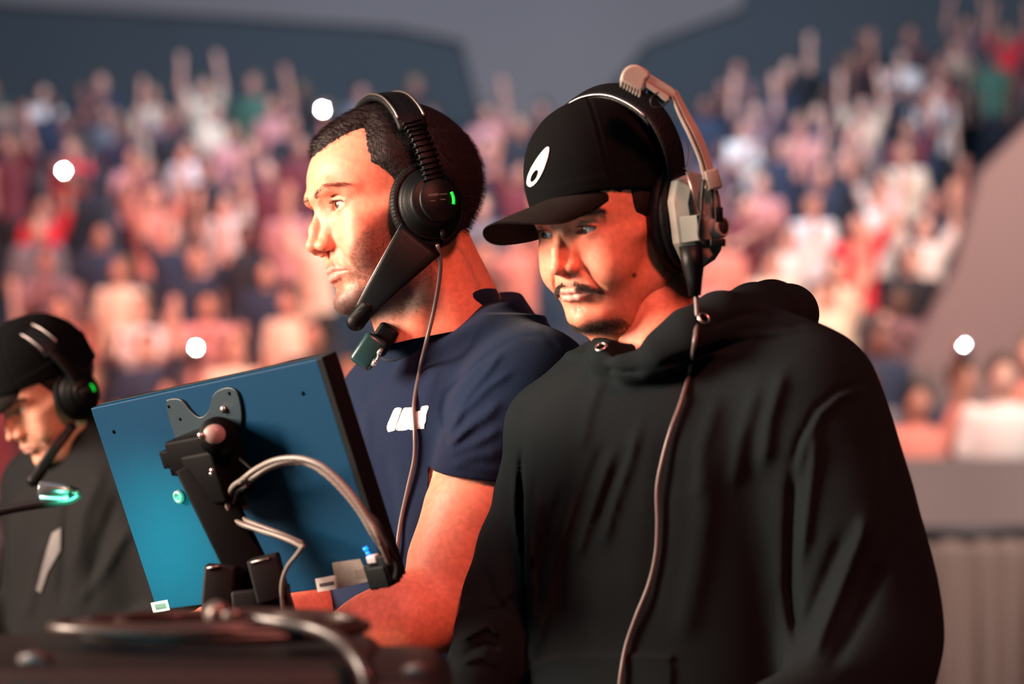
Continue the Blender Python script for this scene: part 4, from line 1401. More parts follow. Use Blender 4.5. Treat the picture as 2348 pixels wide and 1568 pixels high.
def retro_headset(M, sc, T):
    hs = empty('headset')
    tag(hs, 'beige headset with microphone arm flipped up, worn over the black cap', 'headset')
    mm = .001 * sc
    R3 = M.to_3x3()
    for s in (1, -1):
        fr = side_frame(M, sc, s * 73, 20, 0, .12, s)
        if s == -1:
            tp = MB(); tp.lathe([(20 * mm, 2 * mm), (30 * mm, 0), (36 * mm, 6 * mm), (34 * mm, 14 * mm), (.1 * mm, 16 * mm)], side_frame(M, sc, -73, 26, 18, .12, -1), 40, sy=1.2)
            tp.build('temple_pad', BLACK_PAD, hs)
            continue
        pad = MB()
        prof = [(30, 4), (38, 0), (48, 2), (53, 9), (53, 16), (49, 20), (45, 20)]
        pad.lathe([(r * mm, h * mm) for r, h in prof], fr, 64, sx=.86, sy=1.2, close=False)
        pad.lathe([(44 * mm, 19 * mm), (51 * mm, 21 * mm), (51 * mm, 27 * mm), (46 * mm, 30 * mm)], fr, 64, sx=.86, sy=1.2, close=False)
        p = pad.build('ear_cushion', BLACK_PAD, hs)
        inner = MB(); inner.lathe([(30 * mm, 3 * mm), (48 * mm, 24 * mm), (48 * mm, 33 * mm), (.1 * mm, 33.5 * mm)], fr, 56, sx=.84, sy=1.15)
        inner.build('baffle', BLACK_PLASTIC, p)
        sh = MB()
        out = [(-37, -24), (-37, 24), (-26, 46), (8, 52), (30, 46), (38, 26), (38, -26), (24, -50), (-6, -58), (-24, -50)]
        def ring(k, z): return [fr @ Vector((x * k * mm, y * k * mm, z * mm)) for x, y in out]
        sh.strip([ring(.98, 32), ring(1.05, 34), ring(1.05, 44), ring(.84, 58), ring(.80, 59)])
        o = sh.build('ear_shell', BEIGE, hs)
        o.data.polygons.foreach_set('use_smooth', [False] * len(o.data.polygons))
        mo = o.modifiers.new('soft', 'BEVEL'); mo.width = 2.2 * mm; mo.segments = 2
        if s == 1:
            F1 = fr
            jb = MB()
            c = fr @ Vector((-22 * mm, -10 * mm, 56 * mm))
            out2 = [(-19, -16), (-19, 16), (10, 18), (10, -18)]
            jb.strip([[fr @ Vector(((x - 20) * mm, (y - 10) * mm, 40 * mm)) for x, y in out2], [fr @ Vector(((x * .8 - 16) * mm, (y * .92 - 10) * mm, 69 * mm)) for x, y in out2]])
            o2 = jb.build('cable_housing', BEIGE, o)
            o2.data.polygons.foreach_set('use_smooth', [False] * len(o2.data.polygons))
            mo = o2.modifiers.new('soft', 'BEVEL'); mo.width = 1.2 * mm; mo.segments = 2
            kn = MB()
            kf = fr @ Matrix.Translation((0 * mm, -13 * mm, 47 * mm)) @ Matrix.Diagonal((.82, .82, 1, 1))
            kn.lathe([(17 * mm, 0), (17 * mm, 8 * mm), (12 * mm, 9 * mm), (12 * mm, 15 * mm), (15 * mm, 16 * mm), (15.5 * mm, 25 * mm), (14.6 * mm, 26 * mm), (14.6 * mm, 27 * mm), (15.5 * mm, 28 * mm), (15.5 * mm, 33 * mm), (14.2 * mm, 35 * mm), (11 * mm, 35.4 * mm), (11 * mm, 33 * mm)], kf, 48, close=False)
            kn = kn.build('pivot_knob', BEIGE, o)
            cpn = MB()
            cpn.lathe([(11 * mm, 34 * mm), (10.5 * mm, 35.5 * mm), (7 * mm, 34.5 * mm), (5 * mm, 36 * mm), (.1 * mm, 36 * mm)], kf, 36, close=False)
            cpn.build('pivot_cap', mat('grey_cap', (.05, .048, .046), .4, metal=.5), kn)
            # steel fork
            fk = MB()
            for pts in ([(1575, 392), (1608, 402), (1612, 500), (1603, 492)], [(1612, 404), (1640, 440), (1632, 500), (1618, 505)]):
                q = [P(x, y, 2.565) for x, y in pts]
                nn = (q[1] - q[0]).cross(q[2] - q[0]).normalized() * .0012
                fk.add([v + nn for v in q] + [v - nn for v in q], [(0, 1, 2, 3), (7, 6, 5, 4), (0, 4, 5, 1), (1, 5, 6, 2), (2, 6, 7, 3), (3, 7, 4, 0)], False)
            fk.build('steel_fork', mat('dull_steel', (.20, .165, .155), .45, metal=.6), hs)
            fe = MB(); fe.tube([P(1574, 394, 2.562), P(1605, 490, 2.562)], .0010, 6)
            fe.build('fork_edge', STEEL_TRIM, hs)
    # headband: outer strap, inner pad, chrome edge
    band = spline([HL(M, sc, x, y_, z) for x, y_, z in ((-96, 20, 40), (-97, 22, 88), (-78, 26, 134), (-40, 29, 160), (0, 30, 168), (40, 29, 160), (80, 27, 132), (99, 24, 88), (99, 20, 44))], 7)
    wd = R3 @ Vector((0, 1, .2))
    b = arc_band(band, wd, 34 * mm, 6 * mm).build('headband', BLACK_PAD, hs)
    inb = arc_band([Vector(p).lerp(HL(M, sc, 0, 20, 60), .055) for p in band[12:-12]], wd, 30 * mm, 9 * mm).build('band_pad', BLACK_PAD, b)
    tr = MB()
    tr.tube([Vector(p) - wd.normalized() * 17 * mm for p in band[10:-14]], 1.7 * mm, 8)
    tr.build('band_trim', STEEL_TRIM, b)
    tr = MB()
    tr.tube([Vector(p) + wd.normalized() * 15 * mm for p in band[10:-4]], 1.5 * mm, 8)
    tr.build('band_trim', BLACK_PLASTIC, b)
    # flipped-up microphone arm: a beige channel with a groove
    Ya = 2.56
    bo = MB()
    L = spline([P(1617, 432, Ya), P(1604, 372, Ya), P(1582, 318, Ya), P(1558, 268, Ya + .005), P(1536, 216, Ya + .01)], 6)
    Rr = spline([P(1643, 428, Ya), P(1632, 370, Ya), P(1608, 308, Ya), P(1580, 258, Ya + .005), P(1552, 206, Ya + .01)], 6)
    secs = []
    for l, r in zip(L, Rr):
        l = Vector(l); r = Vector(r)
        d = Vector((0, .007, 0)); g = (r - l)
        secs.append([l - d, l + g * .14 - d, l + g * .17 - d * .45, l + g * .30 - d * .45, l + g * .33 - d, l + g * .42 - d * .98, r - d * .35, r + d, l + d])
    bo.strip(secs)
    boom = bo.build('microphone_arm', BEIGE, hs)
    boom.data.polygons.foreach_set('use_smooth', [False] * len(boom.data.polygons))
    cl = MB()
    cl.box(P(1634, 412, Ya - .002), (.0075, .010, .0105), Matrix.Rotation(-.25, 3, 'Y'), .002)
    cl.build('arm_clamp', mat('brown_plastic', (.17, .13, .11), .5), boom)
    rods = MB()
    for x0, x1 in ((1632, 1636), (1643, 1651)):
        rods.tube([P(x0, 436, Ya), P(x1, 502, Ya)], .0014, 8)
    rods.box(P(1649, 492, Ya + .012), (.004, .004, .008), None, .001)
    rods.box(P(1646, 556, Ya), (.008, .004, .004), None, .001)
    rods.build('arm_rod', BLACK_PLASTIC, boom)
    # arm head and comb-toothed microphone
    def cut_out(name, px, y0, y1, mt, bev, parent, extra=()):
        mb = MB()
        for poly in [px] + list(extra):
            A = sum(poly[i][0] * poly[(i + 1) % len(poly)][1] - poly[(i + 1) % len(poly)][0] * poly[i][1] for i in range(len(poly)))
            if A < 0: poly = poly[::-1]
            n = len(poly)
            Vv = [P(x, y, 2.572) + Vector((0, y0, 0)) for x, y in poly] + [P(x, y, 2.572) + Vector((0, y1, 0)) for x, y in poly]
            mb.add(Vv, [tuple(range(n)), tuple(range(2 * n - 1, n - 1, -1))] + [(i, n + i, n + (i + 1) % n, (i + 1) % n) for i in range(n)], False)
        o = mb.build(name, mt, parent, bev)
        o.modifiers[0].segments = 4
        o.data.polygons.foreach_set('use_smooth', [True] * len(o.data.polygons))
        o.data.set_sharp_from_angle(angle=math.radians(50))
        return o
    ar = cut_out('arm_head', [(1476, 182), (1484, 168), (1540, 202), (1550, 210), (1551, 221), (1541, 227), (1533, 223), (1480, 193)], -.009, .009, BEIGE, .0016, boom)
    cut_out('arm_cover', [(1479, 189), (1533, 221), (1533, 232), (1526, 235), (1515, 227), (1509, 221), (1480, 203)], -.0115, .004, BEIGE, .0010, ar)
    cut_out('arm_plate', [(1485, 206), (1512, 222), (1526, 234), (1520, 238), (1486, 216)], -.006, .008, BLACK_PLASTIC, .0006, ar)
    teeth = []
    for i in range(7):
        x = 1423.2 + 6.9 * i; y = 185 + 3.9 * i
        teeth.append([(x, y), (x + 3.6, y + 1.8), (x + 2.6, y + 13.0), (x - .8, y + 11.2)])
    mic = cut_out('microphone', [(1422, 190), (1422, 178), (1426, 167), (1434, 157), (1446, 151), (1459, 150), (1471, 155), (1488, 166), (1490, 178), (1480, 186), (1476, 200), (1471, 213), (1463, 210)], -.0125, .0125, BEIGE, .0042, boom)
    cut_out('microphone_grille', teeth[0], -.0118, .0118, BEIGE, .0004, mic, teeth[1:])
    cut_out('microphone_insert', [(1427, 186), (1474, 208), (1478, 204), (1482, 204), (1479, 222), (1470, 218), (1427, 196)], -.008, .008, BLACK_PLASTIC, .0008, mic)
    w = curve_tube([P(1510, 212, 2.555), P(1494, 224, 2.55), P(1494, 242, 2.55), P(1508, 247, 2.55), P(1524, 240, 2.553), P(1534, 230, 2.556)], .0010, 6, 6)
    w.build('arm_wire', CABLE_BLACK, boom)
    w = curve_tube([P(1575, 320, 2.57), P(1579, 350, 2.57), P(1576, 375, 2.57), P(1569, 388, 2.57)], .0006, 6, 6)
    w.build('arm_wire', CABLE_BLACK, boom)
    w = curve_tube([P(1614, 412, 2.55), P(1610, 450, 2.55), P(1608, 490, 2.545), P(1603, 520, 2.54), P(1605, 545, 2.54), P(1618, 560, 2.54)], .0019, 8, 6)
    w.build('arm_wire', CABLE_BLACK, boom)
    # plug, strain relief, cable
    pl = MB()
    pl.tube([P(1583, 562, 2.545), P(1589, 610, 2.545), P(1592, 640, 2.545), P(1594, 678, 2.545)], [.0125, .0115, .0085, .0062], 16)
    pl.build('cable_plug', BLACK_PLASTIC, hs)
    pts = [(1596, 676, 2.545), (1598, 730, 2.54), (1592, 790), (1582, 850), (1562, 920), (1540, 980), (1520, 1050), (1507, 1120), (1508, 1200), (1504, 1270), (1488, 1340), (1460, 1410), (1436, 1480), (1424, 1545), (1418, 1600)]
    curve_tube(lay(T, pts, .006, 2.54), .0026, 8, 8).build('headset_cable', CABLE_GREY, hs)
    return hs


retro_headset(H2, S2, HOOD_T)

# --- small clip-on device at the navy collar
dv = empty('clip_device')
tag(dv, 'black clip-on device with teal face hooked on the collar of the navy t-shirt', 'clip device')
c = P(857, 803, 2.93)
ax = (P(835, 828, 2.93) - P(878, 765, 2.93)).normalized()
Rm = Matrix((ax.cross(Vector((0, 1, 0))).normalized(), Vector((0, 1, 0)), -ax)).transposed()
b = MB(); b.box(c + Vector((-.006, 0, -.001)), (.0145, .018, .021), Rm, .006)
b.build('device_body', mat('dark_teal_plastic', (.012, .045, .045), .3), dv)
b = MB(); b.box(P(878, 778, 2.94), (.013, .016, .019), Rm, .005)
b.tube([P(869, 772, 2.925), P(873, 782, 2.92), P(869, 788, 2.92)], .0018, 8)
b.build('device_mount', BLACK_PLASTIC, dv)
b = MB()
b.tube([P(874, 800, 2.915), P(868, 812, 2.912)], .0030, 10)
b.tube([P(867, 812, 2.912), P(866, 822, 2.912), P(861, 827, 2.912)], .0014, 8)
b.tube([P(862, 826, 2.912), P(855, 838, 2.914)], .0032, 10)
b.build('device_buckle', mat('pale_metal', (.5, .62, .60), .25, metal=.7), dv)

comms_headset(H3, S3 * 1.0, 'blurred black headset with green glow worn over cap by man at left edge',
              ((168, 975, 3.54), (86, 1088, 3.52), .013, .018), None, LEFT_T)


# ------------------------------------------------------------------ monitor seen from behind
MON = pose(-37.9, 15.7, -9.4, P(534, 1126, 2.65))
MONI = MON.inverted()
MW, MH = .369, .246


def on_mon(px, py, off=0.0):
    """photo pixel -> local point on the monitor's back, standing off by off metres"""
    o = MONI @ Vector((0, 0, CAMZ)); d = (MONI @ P(px, py, 1.0)) - o
    t = (-off - o.y) / d.y
    return o + d * t


def monitor():
    MON_SHELL = mat('blue_lit_back_cover', (0.0, 0.031, 0.076), 0.5, spec=.12, bump=(1500, .35))  # black plastic with the blue light put into its base colour
    MON_DARK = mat('monitor_black', (0.002, 0.003, 0.004), 0.6, spec=.15)
    BRACKET = mat('dark_bracket', (0.002, 0.018, 0.028), 0.45, bump=(900, .3))
    ARM = mat('black_arm_metal', (0.0012, 0.0012, 0.0016), 0.6, spec=.07, bump=(800, .2))
    STICK = mat('white_sticker', (0.85, 0.80, 0.78), .6, noise=(180, .15))
    PRINT = mat('sticker_print', (0.10, 0.09, 0.09), .7)
    LABEL = mat('grey_label', (0.22, 0.19, 0.17), .7, noise=(900, .8))
    BOLT = mat('bolt_steel', (.62, .56, .52), .25, metal=.95)
    SCREEN = mat('lit_screen', (0.02, 0.03, 0.04), .3, emit=((.35, .6, .8), .6))
    m = empty('monitor')
    m.matrix_world = Matrix.Identity(4)
    tag(m, 'flat monitor seen from behind with black back painted as blue-lit, held up on a black stand', 'monitor')
    R = MON.to_3x3()
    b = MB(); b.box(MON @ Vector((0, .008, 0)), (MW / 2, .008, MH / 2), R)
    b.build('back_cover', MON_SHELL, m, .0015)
    b = MB(); b.box(MON @ Vector((.004, .0195, 0)), (MW / 2 + .004, .0035, MH / 2 + .001), R)
    b.box(MON @ Vector((MW / 2 + .0045, .010, 0)), (.0045, .011, MH / 2 + .0005), R)
    b.build('bezel', MON_DARK, m, .001)
    b = MB(); b.box(MON @ Vector((0, .0235, 0)), (MW / 2 - .008, .0006, MH / 2 - .01), R)
    b.build('screen', SCREEN, m)

    def plate(name, px, mt, off, th, parent, bev=.0008):
        q = [on_mon(x, y, off) for x, y in px]
        mb = MB()
        M2 = MON @ Matrix.Rotation(math.radians(90), 4, 'X')
        poly = [(v.x, v.z) for v in q]
        area2 = sum(poly[i][0] * poly[(i + 1) % len(poly)][1] - poly[(i + 1) % len(poly)][0] * poly[i][1] for i in range(len(poly)))
        if area2 < 0: poly = poly[::-1]
        mb.prism(poly, M2, off, off + th)
        return mb.build(name, mt, parent, bev)

    vp = spline([(385, 916), (400, 912), (420, 916), (440, 940), (462, 955), (482, 940), (492, 905), (512, 890), (535, 888), (550, 905), (558, 950), (552, 985), (530, 1010), (500, 1040), (450, 1050), (420, 1030), (400, 985), (388, 945), (385, 916)], 5)[:-1]
    v = plate('mount_plate', vp, BRACKET, .0005, .003, m)
    for (x, y, r) in ((387, 932, 4), (413, 961, 4), (526, 902, 4.5)):
        mb = MB(); c = on_mon(x, y, .0036)
        mb.lathe([(.1e-3, 0), (r * .00048, 0), (r * .00048, .0003), (.1e-3, .0003)], MON @ Matrix.Translation(c) @ Matrix.Rotation(math.radians(90), 4, 'X'), 16)
        mb.build('plate_hole', M_HOLE, v)

    def bolt(x, y, off, r, parent):
        c = on_mon(x, y, off)
        mb = MB(); mb.lathe([(r, 0), (r, r * .5), (r * .7, r * .9), (.0001, r * 1.05)], MON @ Matrix.Translation(c) @ Matrix.Rotation(math.radians(90), 4, 'X'), 20)
        return mb.build('bolt', BOLT, parent)
    bolt(514, 938, .004, .0042, v)
    for x, y in ((261, 990), (695, 902)):
        c = on_mon(x, y, .0002)
        mb = MB(); mb.lathe([(.0001, 0), (.0024, 0), (.0024, .0003), (.0001, .0003)], MON @ Matrix.Translation(c) @ Matrix.Rotation(math.radians(90), 4, 'X'), 16)
        mb.build('screw_hole', M_HOLE, m)
    # loose bolt boss lower left
    c = on_mon(415, 1137, .0)
    mb = MB(); mb.lathe([(.0078, 0), (.0078, .005), (.006, .0065), (.0035, .0065), (.0035, .002)], MON @ Matrix.Translation(c) @ Matrix.Rotation(math.radians(90), 4, 'X'), 24)
    mb.build('screw_boss', mat('dull_boss', (.12, .15, .17), .4), m)
    # stickers
    s1 = plate('sticker', [(723, 1327), (771, 1318), (777, 1349), (729, 1357)], STICK, .0003, .0004, m, 0)
    plate('sticker_text', [(732, 1338), (765, 1332), (767, 1340), (734, 1346)], PRINT, .0008, .0002, s1, 0)
    s2 = plate('sticker', [(346, 1382), (384, 1375), (390, 1398), (352, 1405)], STICK, .0003, .0004, m, 0)
    plate('sticker_text', [(354, 1386), (379, 1382), (383, 1394), (358, 1398)], PRINT, .0008, .0002, s2, 0)
    lb = plate('rating_label', [(762, 1290), (826, 1281), (850, 1332), (772, 1350)], LABEL, .0003, .0004, m, 0)
    plate('label_box', [(812, 1307), (842, 1302), (848, 1322), (818, 1328)], mat('label_tan', (.16, .13, .11), .7, noise=(700, .7)), .0008, .0002, lb, 0)
    # connectors low right
    cb = MB()
    for (x, y, o, h) in ((878, 1318, .012, (.014, .010, .012)), (858, 1320, .008, (.006, .007, .014)), (893, 1300, .010, (.006, .010, .016))):
        q = on_mon(x, y, o); cb.box(MON @ q, h, R, .002)
    cb.build('connector', MON_DARK, m)
    cb = MB(); q = on_mon(856, 1281, .014); cb.box(MON @ q, (.0068, .004, .0042), R, .0015)
    cb.build('connector_shell', mat('pale_connector', (.50, .42, .46), .5), m)
    cb = MB(); cb.tube([MON @ on_mon(866, 1305, .018), MON @ on_mon(876, 1333, .018)], .0012, 8)
    cb.build('connector_latch', STEEL_TRIM, m)
    cb = MB()
    for x, y, r in ((838, 1258, .0026), (843, 1268, .0020)):
        cb.tube([MON @ on_mon(x - 2, y - 3, .012), MON @ on_mon(x + 2, y + 3, .012)], r, 10)
    cb.build('status_light', mat('blue_led', (0, .05, .4), .4, emit=((0.0, .22, 1.0), 3.0)), m)
    # --- arm
    a = empty('monitor_stand')
    tag(a, 'black jointed metal stand rising from the desk to the back of the monitor', 'stand')

    def AP(x, y, o): return MON @ on_mon(x, y, o)
    hd = MB()
    hd.box(AP(470, 1030, .030), (.033, .026, .020), R, .004)
    hd.box(AP(500, 1085, .034), (.026, .024, .030), R, .005)
    hd.box(AP(420, 1042, .040), (.022, .014, .010), R, .002)
    hd.tube([AP(500, 1000, .006), AP(500, 1000, .052)], .021, 24)
    hd.tube([AP(425, 1012, .030), AP(462, 1006, .030)], .007, 16)
    hd.tube([AP(402, 1052, .045), AP(412, 1085, .045)], .009, 14)
    hd.build('tilt_head', ARM, a)
    kb = Field(AP(492, 993, .046) - Vector((.03, .03, .03)), AP(492, 993, .046) + Vector((.03, .03, .03)), .0015)
    kb.ell(AP(492, 995, .046), (.0165, .0165, .0150))
    V, F = kb.mesh(0)
    new_obj('ball_joint', raw_mesh('ball_joint', V, F), a, mat('satin_ball', (.30, .22, .21), .42))
    for x, y, r in ((462, 998, .0040), (487, 1078, .0027), (485, 1086, .0022)):
        bt = MB()
        bt.lathe([(r, 0), (r, r * .6), (r * .6, r), (.0001, r * 1.05)], MON @ Matrix.Translation(on_mon(x, y, .062)) @ Matrix.Rotation(math.radians(90), 4, 'X'), 18)
        bt.build('bolt', BOLT, a)
    eg = MB()
    eg.tube([AP(382, 1045, .051), AP(398, 1044, .051), AP(416, 1037, .051), AP(430, 1026, .051)], .0022, 8)
    eg.build('worn_edge', STEEL_TRIM, a)
    # main beam: wide flat bar, leaning down to the pole
    pb = [AP(448, 1060, .045), AP(588, 1345, .060)]
    t = (pb[1] - pb[0]).normalized()
    ac = t.cross(Vector((0, 1, 0))).normalized(); nn = ac.cross(t).normalized()
    Rb = Matrix((ac, nn, t)).transposed()
    bm_ = MB(); bm_.box((pb[0] + pb[1]) / 2, (.0225, .010, (pb[1] - pb[0]).length / 2), Rb, .003)
    bm_.build('beam', ARM, a)
    cl = MB()
    cl.box(AP(500, 1100, .020), (.020, .016, .024), R, .003)
    cl.box(AP(525, 1135, .022), (.014, .010, .020), R, .003)
    cl.build('cable_clip', mat('clip_grey', (.05, .05, .055), .4), a)
    b2 = MB()
    Yb = pb[1].y - .01
    b2.box(P(503, 1355, Yb), (.0165, .014, .028), Matrix.Rotation(.08, 3, 'Y'), .003)
    b2.box(P(616, 1325, Yb - .01), (.0165, .016, .024), Matrix.Rotation(-.25, 3, 'Y'), .003)
    b2.box(P(600, 1372, Yb), (.030, .018, .012), Matrix.Rotation(-.1, 3, 'Y'), .003)
    b2.build('lower_joint', mat('dark_joint', (.006, .006, .007), .6, spec=.2, bump=(500, .3)), a)
    eg = MB()
    eg.tube([P(475, 1303, Yb - .015), P(508, 1297, Yb - .015)], .0016, 8)
    eg.tube([P(576, 1290, Yb - .026), P(610, 1282, Yb - .026), P(617, 1279, Yb - .026)], .0014, 8)
    eg.build('joint_edge', STEEL_TRIM, a)
    pl = MB()
    q0, q1 = P(632, 1370, Yb + .005), P(665, 1480, Yb + .005)
    tt = (q1 - q0).normalized(); ac = tt.cross(Vector((0, 1, 0))).normalized(); nn = ac.cross(tt).normalized()
    q2 = Vector((q1.x + .012, q1.y, DESK_Z))
    pl.box((q0 + q1) / 2, (.0155, .012, (q1 - q0).length / 2 + .004), Matrix((ac, nn, tt)).transposed(), .002)
    pl.box((q1 + q2) / 2, (.013, .012, (q1 - q2).length / 2), None, .002)
    pl.box(q2 + Vector((0, 0, .004)), (.05, .05, .004), None, .001)
    pl.build('pole', mat('pole_grey', (.006, .006, .007), .6, spec=.2), a)
    # --- cables
    def cab(name, label, pts, r, mt, o=.055, grp=None):
        c = curve_tube([AP(q[0], q[1], q[2] if len(q) > 2 else o) for q in pts], r, 8, 8)
        ob = c.build(name, mt)
        return tag(ob, label, 'cable', grp)
    BR = bpy.data.materials.new('braided_cable'); BR.use_nodes = True
    nt = BR.node_tree; bs = nt.nodes['Principled BSDF']; bs.inputs['Roughness'].default_value = .4
    w = nt.nodes.new('ShaderNodeTexWave'); w.inputs['Scale'].default_value = 330; w.bands_direction = 'DIAGONAL'
    tc = nt.nodes.new('ShaderNodeTexCoord'); nt.links.new(tc.outputs['Object'], w.inputs['Vector'])
    cr = nt.nodes.new('ShaderNodeMix'); cr.data_type = 'RGBA'; cr.inputs[6].default_value = (.05, .045, .045, 1); cr.inputs[7].default_value = (.26, .23, .20, 1)
    nt.links.new(w.outputs[0], cr.inputs[0]); nt.links.new(cr.outputs[2], bs.inputs['Base Color'])
    cab('monitor_cable', 'grey braided cable arching highest across the back of the monitor to its sockets', [(540, 1118, .03), (556, 1100), (590, 1074), (628, 1056), (665, 1050), (700, 1053), (738, 1068), (775, 1098), (812, 1140), (845, 1190), (872, 1240), (892, 1290, .03)], .0032, BR)
    cab('monitor_cable', 'second grey braided cable just under the highest arch behind the monitor', [(548, 1128, .03), (575, 1100), (625, 1070), (672, 1060), (712, 1066), (752, 1092), (790, 1130), (826, 1176), (858, 1230), (896, 1285, .03)], .0030, BR, .045)
    cab('monitor_cable', 'outer grey cable looping down below the arm joint on the monitor back', [(560, 1098), (535, 1115), (522, 1145), (527, 1178), (548, 1198), (585, 1212), (630, 1226), (668, 1240), (694, 1254)], .0032, BR, .05)
    cab('monitor_cable', 'inner grey cable looping down below the arm joint on the monitor back', [(566, 1112), (545, 1124), (535, 1146), (540, 1170), (560, 1190), (592, 1204), (640, 1222), (672, 1236), (694, 1246)], .0028, BR, .045)
    cab('monitor_cable', 'thin black cable dropping from the monitor back down beside the pole', [(696, 1250), (680, 1272), (660, 1298), (648, 1330), (646, 1365), (650, 1400), (660, 1440), (668, 1470)], .0024, BR, .07)
    cab('monitor_cable', 'thin dark cable crossing from the arm joint to the braided cables', [(548, 1050), (562, 1062), (578, 1076), (590, 1080)], .0016, CABLE_BLACK, .04)
    cab('monitor_cable', 'black cable curving down past the right edge of the monitor', [(840, 1172), (866, 1200), (884, 1235), (900, 1268), (912, 1300), (908, 1326)], .0036, CABLE_BLACK, .03)


DESK_Z = 1.115


# ------------------------------------------------------------------ desk, case, coiled cables
def desk():
    d = empty('control_desk')
    tag(d, 'dark control desk behind the flight case, under the monitor', 'desk')
    DM = mat('desk_black', (.012, .011, .011), .5, bump=(300, .2))
    b = MB(); b.box((-.60, 2.50, DESK_Z - .02), (.57, .28, .02), None, .004); b.build('desk_top', DM, d)
    b = MB(); b.box((-.60, 2.26, DESK_Z - .54), (.55, .012, .50), None); b.build('front_panel', DM, d)
    for x in (-1.12, -.08):
        b = MB(); b.box((x, 2.5, DESK_Z / 2 - .02), (.03, .26, DESK_Z / 2 - .02), None); b.build('leg', DM, d)
    # flight case
    c = empty('flight_case')
    tag(c, 'black equipment case along the bottom edge with rounded top corner', 'case')
    CM = mat('case_black', (.014, .010, .009), .45, spec=.35, bump=(700, .9), noise=(90, .3))
    top = P(0, 1474, 2.0).z
    xr = P(1030, 1500, 1.98).x
    b = MB(); b.box(((-.95 + xr - .06) / 2, 2.02, top / 2 - .003), ((xr - .06 + .95) / 2, .115, top / 2 - .003), None, .022)
    b.build('case_body', CM, c)
    b = MB(); b.box((xr - .075, 2.02, top / 2 - .008), (.075, .112, top / 2 - .008), None, .026)
    b.build('case_end', CM, c)
    for x0, x1, y in ((50, 118, 1512), (930, 990, 1538)):
        b = MB(); p0, p1 = P(x0, y, 1.892), P(x1, y, 1.892)
        b.tube([p0, (p0 + p1) / 2 + Vector((0, -.010, .004)), p1], .004, 10)
        b.build('case_latch', mat('latch', (.10, .07, .065), .4), c)
    # coiled cable on the case: several turns, each slightly off
    cb = MB()
    rnd = random.Random(3)
    cx, cy = P(490, 1440, 2.03).x, 2.02
    pts = []
    for k in range(9 * 40):
        t = k / 40; a = t * 2 * math.pi
        rx = .106 + .016 * math.sin(t * 2.1) + .006 * math.sin(t * 5.3); ry = .055 + .010 * math.sin(t * 1.7 + 1)
        pts.append(Vector((cx + rx * math.cos(a) + .014 * math.sin(t * 1.3), cy + ry * math.sin(a), top + .006 + .0007 * t + .005 * (.5 + .5 * math.sin(a * 1 + t)))))
    cb.tube(pts, .0050, 8)
    o = cb.build('coiled_cable', mat('glossy_black_cable', (.035, .022, .019), .34, spec=.5))
    tag(o, 'coil of glossy black cable lying on top of the flight case', 'cable')
    o2 = curve_tube([P(560, 1415, 2.0), P(640, 1425, 1.97), P(720, 1440, 1.95), P(780, 1468, 1.92), P(815, 1505, 1.89), P(838, 1545, 1.875), P(850, 1600, 1.87)], .0058, 10, 8).build('hanging_cable', mat('satin_black_cable', (.030, .019, .017), .34, spec=.5))
    tag(o2, 'black cable running off the coil and over the right front of the case', 'cable')
    # plug on top of the coil
    p = empty('cable_connector')
    tag(p, 'pale metal cable plug lying on top of the cable coil', 'plug')
    PM = mat('plug_metal', (.16, .13, .12), .4, metal=.6)
    b = MB()
    q0, q1 = P(484, 1402, 2.0), P(512, 1412, 1.985)
    b.tube([q0, q0.lerp(q1, .3), q0.lerp(q1, .31), q1], [.0075, .0085, .0105, .0105], 18); b.build('shell', PM, p)
    b = MB(); b.tube([q1, P(540, 1410, 1.985), P(562, 1414, 1.985)], [.0062, .0056, .004], 14); b.build('boot', PM, p)
    # gooseneck lamp at the left
    g = empty('gooseneck_lamp')
    tag(g, 'small gooseneck desk lamp with metal head at the left edge', 'lamp')
    GM = mat('lamp_metal', (.20, .24, .26), .25, metal=.7)
    Yg = 2.52
    hd = MB()
    a, e = P(90, 1121, Yg), P(160, 1127, Yg)
    ax = (e - a).normalized()
    fr = Matrix.Translation(a) @ ax.to_track_quat('Z', 'Y').to_matrix().to_4x4()
    L = (e - a).length
    hd.lathe([(.0078, 0), (.0084, .001), (.0086, L * .4), (.0082, L * .8), (.0062, L), (.003, L + .006)], fr, 28)
    hd.build('lamp_head', GM, g)
    tip = MB(); tip.lathe([(.0066, L), (.0045, L + .007), (.002, L + .010)], fr, 20); tip.build('lamp_cap', BLACK_PLASTIC, g)
    win = MB()
    win.tube([P(92, 1137, Yg - .003), P(156, 1142, Yg - .003)], .0030, 8)
    win.build('lamp_tube', mat('lamp_glow', (.3, .8, .7), .3, emit=((.25, .9, .72), .9)), g)
    lamp = bpy.data.lights.new('monitor_teal_fill', 'AREA'); lamp.energy = 0.9; lamp.spread = math.radians(60); lamp.color = (.10, .95, .50); lamp.size = .05  # added teal light, set off the lamp head to tint the monitor back
    lo = bpy.data.objects.new('monitor_teal_fill', lamp); COL.objects.link(lo)
    lo.location = P(170, 1190, 2.45)
    lo.rotation_euler = (P(335, 1310, 2.75) - lo.location).to_track_quat('-Z', 'Y').to_euler()
    gn = MB()
    path = [Vector(q) for q in spline([P(166, 1128, Yg), P(178, 1132, Yg), P(172, 1140, Yg), P(150, 1148, Yg), P(90, 1156, Yg), P(20, 1168, Yg), P(-60, 1190, Yg), P(-140, 1260, Yg), P(-180, 1380, Yg), Vector((P(-180, 0, Yg).x, Yg, DESK_Z))], 16)]
    cl = [0]
    for i in range(1, len(path)): cl.append(cl[-1] + (path[i] - path[i - 1]).length)
    n = int(cl[-1] / .0016)
    q = []; j = 0
    for i in range(n):
        s = cl[-1] * i / (n - 1)
        while j < len(cl) - 2 and cl[j + 1] < s: j += 1
        q.append(path[j].lerp(path[j + 1], (s - cl[j]) / max(cl[j + 1] - cl[j], 1e-9)))
